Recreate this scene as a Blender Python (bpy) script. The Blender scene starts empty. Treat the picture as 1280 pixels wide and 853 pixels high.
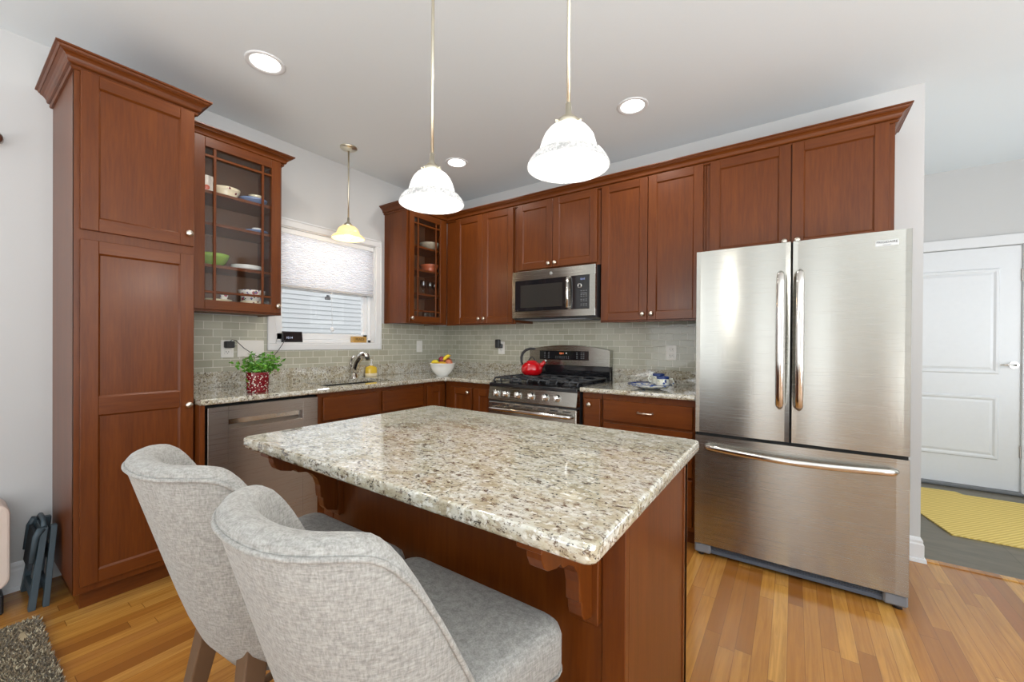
import bpy, bmesh, math, random
from mathutils import Vector, Matrix
R = math.radians
PI = math.pi
random.seed(7)
S = bpy.context.scene
COL = S.collection

# ------------------------------------------------------------------ camera
cam_d = bpy.data.cameras.new('camera')
cam_d.sensor_width = 36.0
cam_d.lens = 505.4319 / 1280 * 36
cam_d.shift_y = 4.84 / 1280
cam_d.clip_start = 0.02
cam = bpy.data.objects.new('camera', cam_d)
COL.objects.link(cam)
_y, _p, _r = R(34.8815), R(-.2463), R(.3709)
_F = Vector((-math.sin(_y)*math.cos(_p), math.cos(_y)*math.cos(_p), math.sin(_p)))
_R = Vector((math.cos(_y), math.sin(_y), 0))
_U = _R.cross(_F)
_R2 = _R*math.cos(_r) + _U*math.sin(_r)
_U2 = -_R*math.sin(_r) + _U*math.cos(_r)
M = Matrix((_R2, _U2, -_F)).transposed().to_4x4()
M.translation = Vector((3.0907, -3.1811, 1.2134))
cam.matrix_world = M
S.camera = cam

# ------------------------------------------------------------------ exposure, sky, daylight
S.view_settings.view_transform = 'Standard'
S.view_settings.look = 'None'
S.view_settings.gamma = 1
S.view_settings.use_curve_mapping = False
S.view_settings.exposure = 0.06
w = bpy.data.worlds.new('sky'); S.world = w; w.use_nodes = True
w.node_tree.nodes['Background'].inputs[0].default_value = (.93, .96, 1, 1)
w.node_tree.nodes['Background'].inputs[1].default_value = 1.5

def area(name, loc, rot, sx, sy, power, color=(1, 1, 1), spread=None):
    d = bpy.data.lights.new(name, 'AREA'); d.shape = 'RECTANGLE'
    d.size = sx; d.size_y = sy; d.energy = power; d.color = color
    if spread: d.spread = spread
    o = bpy.data.objects.new(name, d); COL.objects.link(o)
    o.location = loc; o.rotation_euler = rot
    return o
# daylight through the windows of the room behind the photographer and the ceiling's bounce
DAY = (.90, .955, 1)
area('daylight_rear_window', (.95, -6.9, 1.45), (R(112), 0, 0), 1.5, 2.0, 14, DAY)
area('daylight_rear_door', (3.05, -6.9, 1.25), (R(112), 0, 0), .7, 2.2, 7, DAY)
area('daylight_side_window', (6.9, -3.6, 1.45), (R(115), 0, R(90)), 2.6, 1.9, 46, DAY)
area('daylight_side_door', (6.9, -5.6, 1.25), (R(115), 0, R(90)), 1.6, 2.2, 36, DAY)
area('hall_fill', (5.45, .9, 1.5), (R(105), 0, R(90)), 1.2, 1.6, 22, DAY)  # added fill to brighten the hall, out of view; no window is built here
area('daylight_kitchen_window', (-.50, -1.33, 2.05), (R(80), 0, R(-90)), .9, .40, 4, (.95, .97, 1))
# added upward fill lights, unseen behind the camera, to brighten the ceiling
area('ceiling_fill', (5.4, -3.6, .6), (R(180), 0, 0), 2.2, 2.4, 190, (.92, .97, 1))
area('ceiling_fill', (3.0, -5.8, .6), (R(180), 0, 0), 2.4, 1.6, 45, (.92, .97, 1))
area('ceiling_fill', (1.6, -5.2, .6), (R(180), 0, 0), 2.2, 1.8, 32, (.92, .97, 1))
sun_d = bpy.data.lights.new('sun', 'SUN'); sun_d.energy = 1.2; sun_d.angle = R(1)
sun = bpy.data.objects.new('sun', sun_d); COL.objects.link(sun)
sun.rotation_euler = (R(8), R(38), 0)

# ------------------------------------------------------------------ materials
def mat(name):
    m = bpy.data.materials.new(name); m.use_nodes = True
    nt = m.node_tree
    return m, nt, nt.nodes['Principled BSDF']
def nd(nt, t, **kw):
    n = nt.nodes.new(t)
    for k, v in kw.items():
        if k.startswith('i_'): n.inputs[k[2:].replace('_', ' ')].default_value = v
        else: setattr(n, k, v)
    return n
def ramp(nt, fac, stops):
    n = nt.nodes.new('ShaderNodeValToRGB')
    e = n.color_ramp.elements
    while len(e) < len(stops): e.new(.5)
    for q, (p, c) in zip(e, stops):
        q.position = p; q.color = (*c, 1)
    nt.links.new(fac, n.inputs[0]); return n.outputs[0]
def coords(nt, scale=(1, 1, 1), kind='Object', rot=(0, 0, 0)):
    t = nt.nodes.new('ShaderNodeTexCoord'); m = nt.nodes.new('ShaderNodeMapping')
    m.inputs['Scale'].default_value = scale; m.inputs['Rotation'].default_value = rot
    nt.links.new(t.outputs[kind], m.inputs[0]); return m.outputs[0]
def noise(nt, vec, scale, detail=3, rough=.5, dist=0):
    n = nt.nodes.new('ShaderNodeTexNoise')
    n.inputs['Scale'].default_value = scale; n.inputs['Detail'].default_value = detail
    n.inputs['Roughness'].default_value = rough; n.inputs['Distortion'].default_value = dist
    nt.links.new(vec, n.inputs['Vector']); return n.outputs['Fac']
def mixc(nt, fac, a, b, mode='MIX'):
    n = nt.nodes.new('ShaderNodeMix'); n.data_type = 'RGBA'; n.blend_type = mode
    for s, v in ((n.inputs[0], fac), (n.inputs[6], a), (n.inputs[7], b)):
        if isinstance(v, (int, float)): s.default_value = v
        elif isinstance(v, tuple): s.default_value = (*v, 1)
        else: nt.links.new(v, s)
    return n.outputs[2]
def bump(nt, b, h, strength=.1, dist=.01):
    n = nt.nodes.new('ShaderNodeBump')
    n.inputs['Strength'].default_value = strength; n.inputs['Distance'].default_value = dist
    nt.links.new(h, n.inputs['Height']); nt.links.new(n.outputs[0], b.inputs['Normal'])
def plain(name, col, rough=.5, metal=0, spec=.5, coat=0, bumpy=None):
    m, nt, b = mat(name)
    b.inputs['Base Color'].default_value = (*col, 1)
    b.inputs['Roughness'].default_value = rough
    b.inputs['Metallic'].default_value = metal
    b.inputs['Specular IOR Level'].default_value = spec
    b.inputs['Coat Weight'].default_value = coat
    v = noise(nt, coords(nt), 30 if not bumpy else bumpy[0], 2)
    nt.links.new(mixc(nt, .06, col, mixc(nt, v, tuple(c*.6 for c in col), tuple(min(1, c*1.3) for c in col))), b.inputs['Base Color'])
    if bumpy: bump(nt, b, v, bumpy[1], bumpy[2])
    return m
def srgb(r, g, b):
    f = lambda c: (c/255/12.92) if c/255 <= .04045 else ((c/255+.055)/1.055)**2.4
    return (f(r), f(g), f(b))

def cherry(name, scale):
    m, nt, b = mat(name)
    n1 = noise(nt, coords(nt, scale), 1.0, 4, .55, .4)
    fine = noise(nt, coords(nt, tuple(s*7 for s in scale)), 1.0, 3, .6)
    c = ramp(nt, n1, [(.25, srgb(83, 39, 9)), (.5, srgb(98, 47, 11)), (.75, srgb(113, 58, 15))])
    c = mixc(nt, .35, c, ramp(nt, fine, [(.3, srgb(79, 35, 8)), (.7, srgb(117, 62, 17))]))
    nt.links.new(c, b.inputs['Base Color'])
    b.inputs['Roughness'].default_value = .36; b.inputs['Specular IOR Level'].default_value = .32
    b.inputs['Coat Weight'].default_value = .12; b.inputs['Coat Roughness'].default_value = .22
    return m
WOOD = cherry('cherry_vertical_grain', (14, 14, 1.1))
WOODY = cherry('cherry_grain_y', (14, 1.1, 14))
WOODX = cherry('cherry_grain_x', (1.1, 14, 14))
WOODIN = plain('cabinet_interior_brown', srgb(112, 78, 54), .6)

def granite(name):
    m, nt, b = mat(name)
    v = coords(nt, (.55, 1.0, 1.0), rot=(0, 0, R(25)))
    v2 = coords(nt, (.8, 1, 1))
    big = noise(nt, v, 22, 5, .65, .6)
    c = ramp(nt, big, [(.35, srgb(162, 152, 126)), (.46, srgb(186, 180, 160)), (.58, srgb(200, 198, 187))])
    g = noise(nt, v, 120, 3, .6)
    c = mixc(nt, ramp(nt, g, [(.52, (0, 0, 0)), (.60, (.6,)*3)]), c, srgb(150, 136, 114))
    br = noise(nt, v, 62, 6, .75, .4)
    c = mixc(nt, ramp(nt, br, [(.555, (0, 0, 0)), (.60, (.9,)*3)]), c, srgb(84, 64, 48))
    dk = noise(nt, v2, 130, 4, .65)
    c = mixc(nt, ramp(nt, dk, [(.585, (0, 0, 0)), (.625, (.9,)*3)]), c, srgb(56, 52, 48))
    wh = noise(nt, v2, 90, 2)
    c = mixc(nt, ramp(nt, wh, [(.58, (0, 0, 0)), (.66, (.7,)*3)]), c, srgb(232, 231, 224))
    nt.links.new(c, b.inputs['Base Color'])
    b.inputs['Roughness'].default_value = .05
    b.inputs['Specular IOR Level'].default_value = .62
    b.inputs['Coat Weight'].default_value = .7; b.inputs['Coat Roughness'].default_value = .015; b.inputs['Coat IOR'].default_value = 1.6
    return m
GRANITE = granite('speckled_granite')

def planks():
    m, nt, b = mat('oak_strip_floor')
    L = nt.links
    t = nt.nodes.new('ShaderNodeTexCoord'); s = nt.nodes.new('ShaderNodeSeparateXYZ')
    L.new(t.outputs['Object'], s.inputs[0])
    def m_(op, a, b_=None):
        n = nt.nodes.new('ShaderNodeMath'); n.operation = op
        for i, q in enumerate((a, b_)):
            if q is None: continue
            if isinstance(q, (int, float)): n.inputs[i].default_value = q
            else: L.new(q, n.inputs[i])
        return n.outputs[0]
    u = m_('DIVIDE', s.outputs[0], .057)
    iu = m_('FLOOR', u); fu = m_('FRACT', u)
    wn = nt.nodes.new('ShaderNodeTexWhiteNoise'); wn.noise_dimensions = '1D'; L.new(iu, wn.inputs['W'])
    v = m_('ADD', m_('DIVIDE', s.outputs[1], .72), m_('MULTIPLY', wn.outputs[0], 9.7))
    iv = m_('FLOOR', v); fv = m_('FRACT', v)
    w2 = nt.nodes.new('ShaderNodeTexWhiteNoise'); w2.noise_dimensions = '2D'
    cb = nt.nodes.new('ShaderNodeCombineXYZ'); L.new(iu, cb.inputs[0]); L.new(iv, cb.inputs[1]); L.new(cb.outputs[0], w2.inputs['Vector'])
    tint = ramp(nt, w2.outputs[0], [(0, srgb(140, 86, 34)), (.2, srgb(176, 118, 50)), (.6, srgb(196, 140, 64)), (.85, srgb(210, 158, 80)), (1, srgb(158, 96, 40))])
    # grain stretched along the boards, shifted per board
    gv = nt.nodes.new('ShaderNodeVectorMath'); gv.operation = 'MULTIPLY_ADD'
    L.new(t.outputs['Object'], gv.inputs[0]); gv.inputs[1].default_value = (60, 3, 1)
    off = nt.nodes.new('ShaderNodeCombineXYZ'); L.new(m_('MULTIPLY', w2.outputs[0], 40), off.inputs[1]); L.new(m_('MULTIPLY', w2.outputs[0], 20), off.inputs[2])
    L.new(off.outputs[0], gv.inputs[2])
    g = noise(nt, gv.outputs[0], 1.0, 5, .6, .6)
    c = mixc(nt, ramp(nt, g, [(.35, (.55,)*3), (.65, (0, 0, 0))]), tint, srgb(140, 88, 36))
    du = m_('MINIMUM', fu, m_('SUBTRACT', 1, fu)); dv = m_('MINIMUM', fv, m_('SUBTRACT', 1, fv))
    seam = m_('MAXIMUM', m_('LESS_THAN', du, .014), m_('LESS_THAN', dv, .0016))
    c = mixc(nt, m_('MULTIPLY', seam, .7), c, srgb(96, 58, 24))
    L.new(c, b.inputs['Base Color'])
    b.inputs['Roughness'].default_value = .24
    b.inputs['Coat Weight'].default_value = .25; b.inputs['Coat Roughness'].default_value = .15
    return m
OAK = planks()

def tiles(name, axis):
    m, nt, b = mat(name)
    L = nt.links
    t = nt.nodes.new('ShaderNodeTexCoord'); s = nt.nodes.new('ShaderNodeSeparateXYZ'); cb = nt.nodes.new('ShaderNodeCombineXYZ')
    L.new(t.outputs['Object'], s.inputs[0]); L.new(s.outputs[axis], cb.inputs[0]); L.new(s.outputs[2], cb.inputs[1])
    br = nt.nodes.new('ShaderNodeTexBrick')
    L.new(cb.outputs[0], br.inputs['Vector'])
    br.inputs['Scale'].default_value = 1
    br.inputs['Color1'].default_value = (*srgb(170, 168, 150), 1)
    br.inputs['Color2'].default_value = (*srgb(184, 183, 166), 1)
    br.inputs['Mortar'].default_value = (*srgb(222, 220, 210), 1)
    br.inputs['Mortar Size'].default_value = .0016
    br.inputs['Mortar Smooth'].default_value = .1
    br.inputs['Bias'].default_value = 0
    br.inputs['Brick Width'].default_value = .102
    br.inputs['Row Height'].default_value = .0497
    L.new(br.outputs['Color'], b.inputs['Base Color'])
    r = ramp(nt, br.outputs['Fac'], [(0, (.09,)*3), (1, (.7,)*3)])
    L.new(r, b.inputs['Roughness'])
    wv = noise(nt, coords(nt, (1, 1, 1)), 14, 1)
    mm = nt.nodes.new('ShaderNodeMath'); mm.operation = 'MULTIPLY_ADD'
    L.new(br.outputs['Fac'], mm.inputs[0]); mm.inputs[1].default_value = -1; L.new(wv, mm.inputs[2])
    bump(nt, b, mm.outputs[0], .35, .004)
    return m
TILE_A, TILE_B = tiles('glass_tile_window_side', 1), tiles('glass_tile_range_side', 0)

def steel(name, col=(.42, .415, .38), rough=.24, vec=(.4, .4, 160), strength=.012, aniso=.8):
    m, nt, b = mat(name)
    b.inputs['Base Color'].default_value = (*col, 1)
    b.inputs['Metallic'].default_value = 1
    n = noise(nt, coords(nt, vec), 6, 3, .7)
    L = nt.links
    L.new(ramp(nt, n, [(.3, (rough*.85,)*3), (.7, (rough*1.2,)*3)]), b.inputs['Roughness'])
    b.inputs['Anisotropic'].default_value = aniso; b.inputs['Anisotropic Rotation'].default_value = .25
    tg = nt.nodes.new('ShaderNodeTangent'); tg.direction_type = 'RADIAL'; tg.axis = 'Z'
    L.new(tg.outputs[0], b.inputs['Tangent'])
    return m
STEEL = steel('brushed_stainless')
STEELD = steel('dark_stainless', (.40, .36, .33), .3)
CHROME = plain('polished_steel', (.72, .70, .67), .14, 1)
NICKEL = plain('satin_nickel', (.75, .69, .60), .28, 1)
BRASS = plain('antique_brass', (.74, .69, .56), .32, 1)
BLACKG = plain('black_glass', (.012, .012, .014), .06, 0, .6)
BLACKP = plain('black_plastic', (.02, .02, .022), .4)
IRON = plain('cast_iron', (.03, .032, .036), .45, 0, .5, 0, (120, .3, .002))
ENAMEL = plain('black_enamel', (.012, .013, .015), .12, 0, .6)
GREYP = plain('grey_plastic', srgb(120, 124, 130), .45)
DARKGAP = plain('shadow_gap_black', (.006, .006, .006), .8)
WHITEP = plain('white_painted_trim', srgb(226, 227, 228), .4)
VINYL = plain('white_vinyl', srgb(232, 234, 236), .35)
PLATEW = plain('white_cover_plate', srgb(232, 230, 224), .35)
CEILM = plain('ceiling_paint', srgb(225, 231, 234), .9, 0, .2, 0, (220, .08, .002))
WALLM = plain('light_grey_wall_paint', srgb(203, 203, 202), .85, 0, .2, 0, (260, .08, .002))
DOORM = plain('white_door_paint', srgb(226, 228, 230), .4)
PORC = plain('white_porcelain', srgb(238, 238, 234), .12, 0, .5)
CREAM = plain('cream_porcelain', srgb(230, 220, 190), .15)
RED = plain('red_enamel', srgb(196, 12, 22), .10, 0, .6, .6)
SLATE = plain('slate_blue_plastic', srgb(62, 76, 84), .5)
SLATED = plain('dark_slate_grip', srgb(30, 36, 42), .7)
SINKM = plain('dark_sink_steel', (.018, .018, .018), .5)
LEGW = plain('weathered_walnut', srgb(104, 78, 56), .55, 0, .4, 0, (60, .2, .002))

def glassmat(name, tint=(1, 1, 1), gloss=.08):
    m, nt, b = mat(name); nt.nodes.remove(b)
    tr = nt.nodes.new('ShaderNodeBsdfTransparent'); tr.inputs[0].default_value = (*tint, 1)
    gl = nt.nodes.new('ShaderNodeBsdfGlossy'); gl.inputs['Roughness'].default_value = .03
    lw = nt.nodes.new('ShaderNodeLayerWeight')
    pw = nt.nodes.new('ShaderNodeMath'); pw.operation = 'POWER'; pw.inputs[1].default_value = 4; nt.links.new(lw.outputs['Facing'], pw.inputs[0])
    fr = nt.nodes.new('ShaderNodeMath'); fr.operation = 'MULTIPLY_ADD'; fr.inputs[1].default_value = .5; fr.inputs[2].default_value = gloss*.5; nt.links.new(pw.outputs[0], fr.inputs[0])
    mx = nt.nodes.new('ShaderNodeMixShader')
    nt.links.new(fr.outputs[0], mx.inputs[0]); nt.links.new(tr.outputs[0], mx.inputs[1]); nt.links.new(gl.outputs[0], mx.inputs[2])
    nt.links.new(mx.outputs[0], nt.nodes['Material Output'].inputs[0]); return m
PANE = glassmat('clear_pane')
GLASSW = glassmat('drinking_glass', (.90, .92, .92), .3)
LIQ = glassmat('amber_soap', (.95, .75, .2))

def fabric(name, c0, c1):
    m, nt, b = mat(name)
    a = noise(nt, coords(nt, (320, 320, 60)), 1, 2, .7); c = noise(nt, coords(nt, (60, 60, 320)), 1, 2, .7)
    mx = nt.nodes.new('ShaderNodeMath'); mx.operation = 'ADD'
    nt.links.new(a, mx.inputs[0]); nt.links.new(c, mx.inputs[1])
    hf = nt.nodes.new('ShaderNodeMath'); hf.operation = 'MULTIPLY'; hf.inputs[1].default_value = .5; nt.links.new(mx.outputs[0], hf.inputs[0])
    nt.links.new(ramp(nt, hf.outputs[0], [(.36, c0), (.64, c1)]), b.inputs['Base Color'])
    b.inputs['Roughness'].default_value = .95; b.inputs['Specular IOR Level'].default_value = .15
    b.inputs['Sheen Weight'].default_value = .15
    bump(nt, b, hf.outputs[0], .35, .002)
    return m
LINEN = fabric('light_grey_linen', srgb(132, 130, 125), srgb(172, 170, 165))

def spotted(name, base, cols, scale, th=.5):
    m, nt, b = mat(name)
    c = base
    for i, (cc, t) in enumerate(cols):
        v = nt.nodes.new('ShaderNodeTexVoronoi'); v.inputs['Scale'].default_value = scale*(1+.35*i)
        nt.links.new(coords(nt, rot=(.3*i, .5*i, i)), v.inputs['Vector'])
        f = ramp(nt, v.outputs['Distance'], [(t, (1, 1, 1)), (t+.04, (0, 0, 0))])
        c = mixc(nt, f, c, cc)
    nt.links.new(c, b.inputs['Base Color']); b.inputs['Roughness'].default_value = .15
    return m
MOSAIC = spotted('red_white_mosaic', srgb(120, 14, 26), [(srgb(235, 225, 215), .3), (srgb(60, 14, 20), .3)], 90)
FLORAL = spotted('floral_porcelain', srgb(236, 230, 222), [(srgb(172, 70, 90), .28), (srgb(110, 100, 150), .24), (srgb(70, 110, 70), .2)], 28)
BLUEFL = spotted('blue_floral_pottery', srgb(222, 224, 214), [(srgb(40, 70, 140), .3), (srgb(120, 140, 60), .22), (srgb(200, 180, 90), .2)], 40)
CREAMSP = spotted('cream_marked_porcelain', srgb(232, 220, 190), [(srgb(120, 50, 60), .2)], 30)
ORANGEP = spotted('striped_orange_pottery', srgb(228, 218, 205), [(srgb(200, 90, 60), .36), (srgb(80, 100, 140), .2)], 26)
BLUEP = plain('light_blue_pottery', srgb(120, 140, 178), .2)
BLUED = plain('cobalt_rim', srgb(28, 52, 110), .15)
GREENB = plain('lime_green_bowl', srgb(136, 170, 66), .2)
COPPER = plain('terracotta_casserole', srgb(176, 92, 60), .25)
LEAFM = spotted('leaf_green', srgb(92, 150, 50), [(srgb(52, 110, 38), .3), (srgb(160, 200, 90), .25)], 60)

def emis(name, col, s, base=None):
    m, nt, b = mat(name)
    b.inputs['Base Color'].default_value = (*(base or col), 1)
    b.inputs['Emission Color'].default_value = (*col, 1); b.inputs['Emission Strength'].default_value = s
    b.inputs['Roughness'].default_value = .3
    return m
LENS = emis('lit_downlight_lens', (1, .97, .92), 4)
BULB = emis('lit_bulb', (1, .95, .85), 6)
def shade_mat(name, tint, s):
    m, nt, b = mat(name)
    b.inputs['Base Color'].default_value = (*tint, 1)
    n = noise(nt, coords(nt, (1, 1, 1)), 38, 4, .6, 1.2)
    nt.links.new(ramp(nt, n, [(.3, tuple(c*.8 for c in tint)), (.7, tint)]), b.inputs['Emission Color'])
    b.inputs['Emission Strength'].default_value = s
    b.inputs['Roughness'].default_value = .15; b.inputs['Transmission Weight'].default_value = .25
    return m
SHADEW = shade_mat('alabaster_glass_lit', (.6, .59, .57), 1.3)
def rim_mat():
    m, nt, b = mat('fluted_glass_rim')
    n = noise(nt, coords(nt), 70, 4, .65, 1.5)
    nt.links.new(ramp(nt, n, [(.35, (.45, .45, .44)), (.55, (.85, .84, .81))]), b.inputs['Emission Color']); b.inputs['Emission Strength'].default_value = .85
    b.inputs['Base Color'].default_value = (.12, .12, .12, 1); b.inputs['Roughness'].default_value = .12; b.inputs['Transmission Weight'].default_value = .3
    return m
RIMW = rim_mat()
SHADEY = shade_mat('amber_glass_lit', (.95, .72, .36), .55)

# ------------------------------------------------------------------ mesh helpers
def new(): return bmesh.new()
def box(bm, x0, x1, y0, y1, z0, z1, b=0, mi=0, seg=1):
    x0, x1 = min(x0, x1), max(x0, x1); y0, y1 = min(y0, y1), max(y0, y1); z0, z1 = min(z0, z1), max(z0, z1)
    vs = [bm.verts.new(p) for p in ((x0,y0,z0),(x1,y0,z0),(x1,y1,z0),(x0,y1,z0),(x0,y0,z1),(x1,y0,z1),(x1,y1,z1),(x0,y1,z1))]
    fs = [bm.faces.new([vs[i] for i in f]) for f in ((0,3,2,1),(4,5,6,7),(0,1,5,4),(1,2,6,5),(2,3,7,6),(3,0,4,7))]
    for f in fs: f.material_index = mi
    if b:
        es = list({e for f in fs for e in f.edges})
        r = bmesh.ops.bevel(bm, geom=es, offset=b, segments=seg, profile=.5, affect='EDGES')
        for f in r['faces']: f.material_index = mi
    return vs
def poly(bm, pts2, axis, a0, a1, mi=0):
    """extrude a 2-D outline along axis (x: (y,z), y: (x,z), z: (x,y))"""
    def P(p, a): return {'x': (a, p[0], p[1]), 'y': (p[0], a, p[1]), 'z': (p[0], p[1], a)}[axis]
    A = [bm.verts.new(P(p, a0)) for p in pts2]; B = [bm.verts.new(P(p, a1)) for p in pts2]
    n = len(pts2)
    fs = [bm.faces.new(A), bm.faces.new(B[::-1])]
    for i in range(n): fs.append(bm.faces.new([A[i], B[i], B[(i+1) % n], A[(i+1) % n]]))
    for f in fs: f.material_index = mi
def lathe(bm, prof, c=(0, 0, 0), n=32, mi=0, rot=None, sx=1, sy=1):
    """prof: (r, z) list, around z through c; rot: a Matrix applied before moving"""
    rings = []
    for r, z in prof:
        ring = []
        if r < 1e-5:
            p = Vector((0, 0, z)); p = rot @ p if rot else p
            ring = [bm.verts.new(p + Vector(c))]
        else:
            for i in range(n):
                a = 2*PI*i/n
                p = Vector((r*math.cos(a)*sx, r*math.sin(a)*sy, z)); p = rot @ p if rot else p
                ring.append(bm.verts.new(p + Vector(c)))
        rings.append(ring)
    for A, B in zip(rings, rings[1:]):
        if len(A) == 1 and len(B) == 1: continue
        for i in range(n):
            j = (i+1) % n
            if len(A) == 1: f = bm.faces.new([A[0], B[i], B[j]])
            elif len(B) == 1: f = bm.faces.new([A[i], B[0], A[j]])
            else: f = bm.faces.new([A[i], B[i], B[j], A[j]])
            f.material_index = mi; f.smooth = True
def tube(bm, pts, r, n=10, mi=0, flat=None, cap=True):
    """pts path, r radius or list; flat=(vector, k) squashes the section along vector"""
    pts = [Vector(p) for p in pts]
    rs = r if isinstance(r, (list, tuple)) else [r]*len(pts)
    rings = []; up = None
    for i, p in enumerate(pts):
        t = (pts[min(i+1, len(pts)-1)] - pts[max(i-1, 0)]).normalized()
        if up is None:
            up = Vector((0, 0, 1)) if abs(t.z) < .9 else Vector((1, 0, 0))
        a = t.cross(up).normalized(); up = a.cross(t).normalized()
        ring = []
        for k in range(n):
            q = 2*PI*k/n
            d = (a*math.cos(q) + up*math.sin(q))*rs[i]
            if flat: fv = Vector(flat[0]); d -= fv*d.dot(fv)*(1-flat[1])
            ring.append(bm.verts.new(p+d))
        rings.append(ring)
    for A, B in zip(rings, rings[1:]):
        for k in range(n):
            f = bm.faces.new([A[k], B[k], B[(k+1) % n], A[(k+1) % n]]); f.smooth = True; f.material_index = mi
    if cap:
        for q in (rings[0][::-1], rings[-1]):
            f = bm.faces.new(q); f.material_index = mi
def cyl(bm, p0, p1, r0, r1=None, n=24, mi=0): tube(bm, [p0, p1], [r0, r1 if r1 is not None else r0], n, mi)
def arc(p0, p1, bulge, n=12):
    """points from p0 to p1 bowed by vector bulge (half sine)"""
    p0, p1, bulge = Vector(p0), Vector(p1), Vector(bulge)
    return [p0.lerp(p1, i/n) + bulge*math.sin(PI*i/n) for i in range(n+1)]
def sweep(bm, path, prof, mi=0):
    """mouldings: path of (x,y), prof of (out, z); out is to the right of travel; mitred"""
    P = [Vector(p) for p in path]; sec = []
    for i, p in enumerate(P):
        ns = []
        if i > 0: d = (P[i]-P[i-1]).normalized(); ns.append(Vector((d.y, -d.x)))
        if i < len(P)-1: d = (P[i+1]-P[i]).normalized(); ns.append(Vector((d.y, -d.x)))
        if len(ns) == 2:
            m = (ns[0]+ns[1]).normalized(); m = m/max(.2, m.dot(ns[0]))
        else: m = ns[0]
        sec.append([bm.verts.new((p.x+m.x*o, p.y+m.y*o, z)) for o, z in prof])
    n = len(prof)
    for A, B in zip(sec, sec[1:]):
        for k in range(n):
            f = bm.faces.new([A[k], A[(k+1) % n], B[(k+1) % n], B[k]]); f.material_index = mi
    bm.faces.new(sec[0][::-1]); bm.faces.new(sec[-1])

ORG = {}
def thing(name, label, cat, loc=(0, 0, 0), group=None):
    o = bpy.data.objects.new(name, None); COL.objects.link(o); o.location = loc
    o.empty_display_size = .1
    o['label'] = label; o['category'] = cat
    if group: o['group'] = group
    ORG[o.name] = Vector(loc); return o
def obj(name, bm, m, parent=None, loc=None, label=None, bevel=None, fix=True):
    """all meshes are written in room coordinates; origin goes to parent's base or loc"""
    o0 = ORG[parent.name] if parent else Vector(loc or (0, 0, 0))
    if fix: bmesh.ops.recalc_face_normals(bm, faces=bm.faces)
    bmesh.ops.translate(bm, verts=bm.verts, vec=-o0)
    me = bpy.data.meshes.new(name); bm.to_mesh(me); bm.free()
    for q in (m if isinstance(m, (list, tuple)) else [m]): me.materials.append(q)
    o = bpy.data.objects.new(name, me); COL.objects.link(o)
    if parent: o.parent = parent
    else: o.location = o0
    ORG[o.name] = o0
    if label: o['label'] = label
    if bevel:
        b = o.modifiers.new('bevel', 'BEVEL'); b.width = bevel; b.segments = 2; b.limit_method = 'ANGLE'
    return o
def tag(o, label, cat, group=None):
    o['label'] = label; o['category'] = cat
    if group: o['group'] = group
    return o
def struct(name, bm, m, parent=None, loc=None):
    o = obj(name, bm, m, parent, loc)
    if not parent: o['kind'] = 'structure'
    return o
def text(name, s, size, m, parent, pos, face='y', extrude=.0004, spacing=1):
    c = bpy.data.curves.new(name, 'FONT'); c.body = s; c.size = size; c.extrude = extrude
    c.align_x = 'CENTER'; c.align_y = 'CENTER'; c.space_character = spacing
    t = bpy.data.objects.new(name+'_src', c); COL.objects.link(t)
    bpy.context.view_layer.update()
    me = bpy.data.meshes.new_from_object(t.evaluated_get(bpy.context.evaluated_depsgraph_get()))
    bpy.data.objects.remove(t, do_unlink=True)
    rot = Matrix.Rotation(R(90), 4, 'X')
    if face == 'x': rot = Matrix.Rotation(R(90), 4, 'Z') @ rot
    me.transform(Matrix.Translation(Vector(pos)-ORG[parent.name]) @ rot)
    me.name = name; me.materials.clear(); me.materials.append(m)
    o = bpy.data.objects.new(name, me); COL.objects.link(o); o.parent = parent; ORG[o.name] = ORG[parent.name]
    return o
def copy_tree(o, parent=None):
    c = o.copy(); COL.objects.link(c); c.parent = parent; ORG[c.name] = ORG[o.name].copy()
    for ch in list(o.children): copy_tree(ch, c)
    return c
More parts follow.
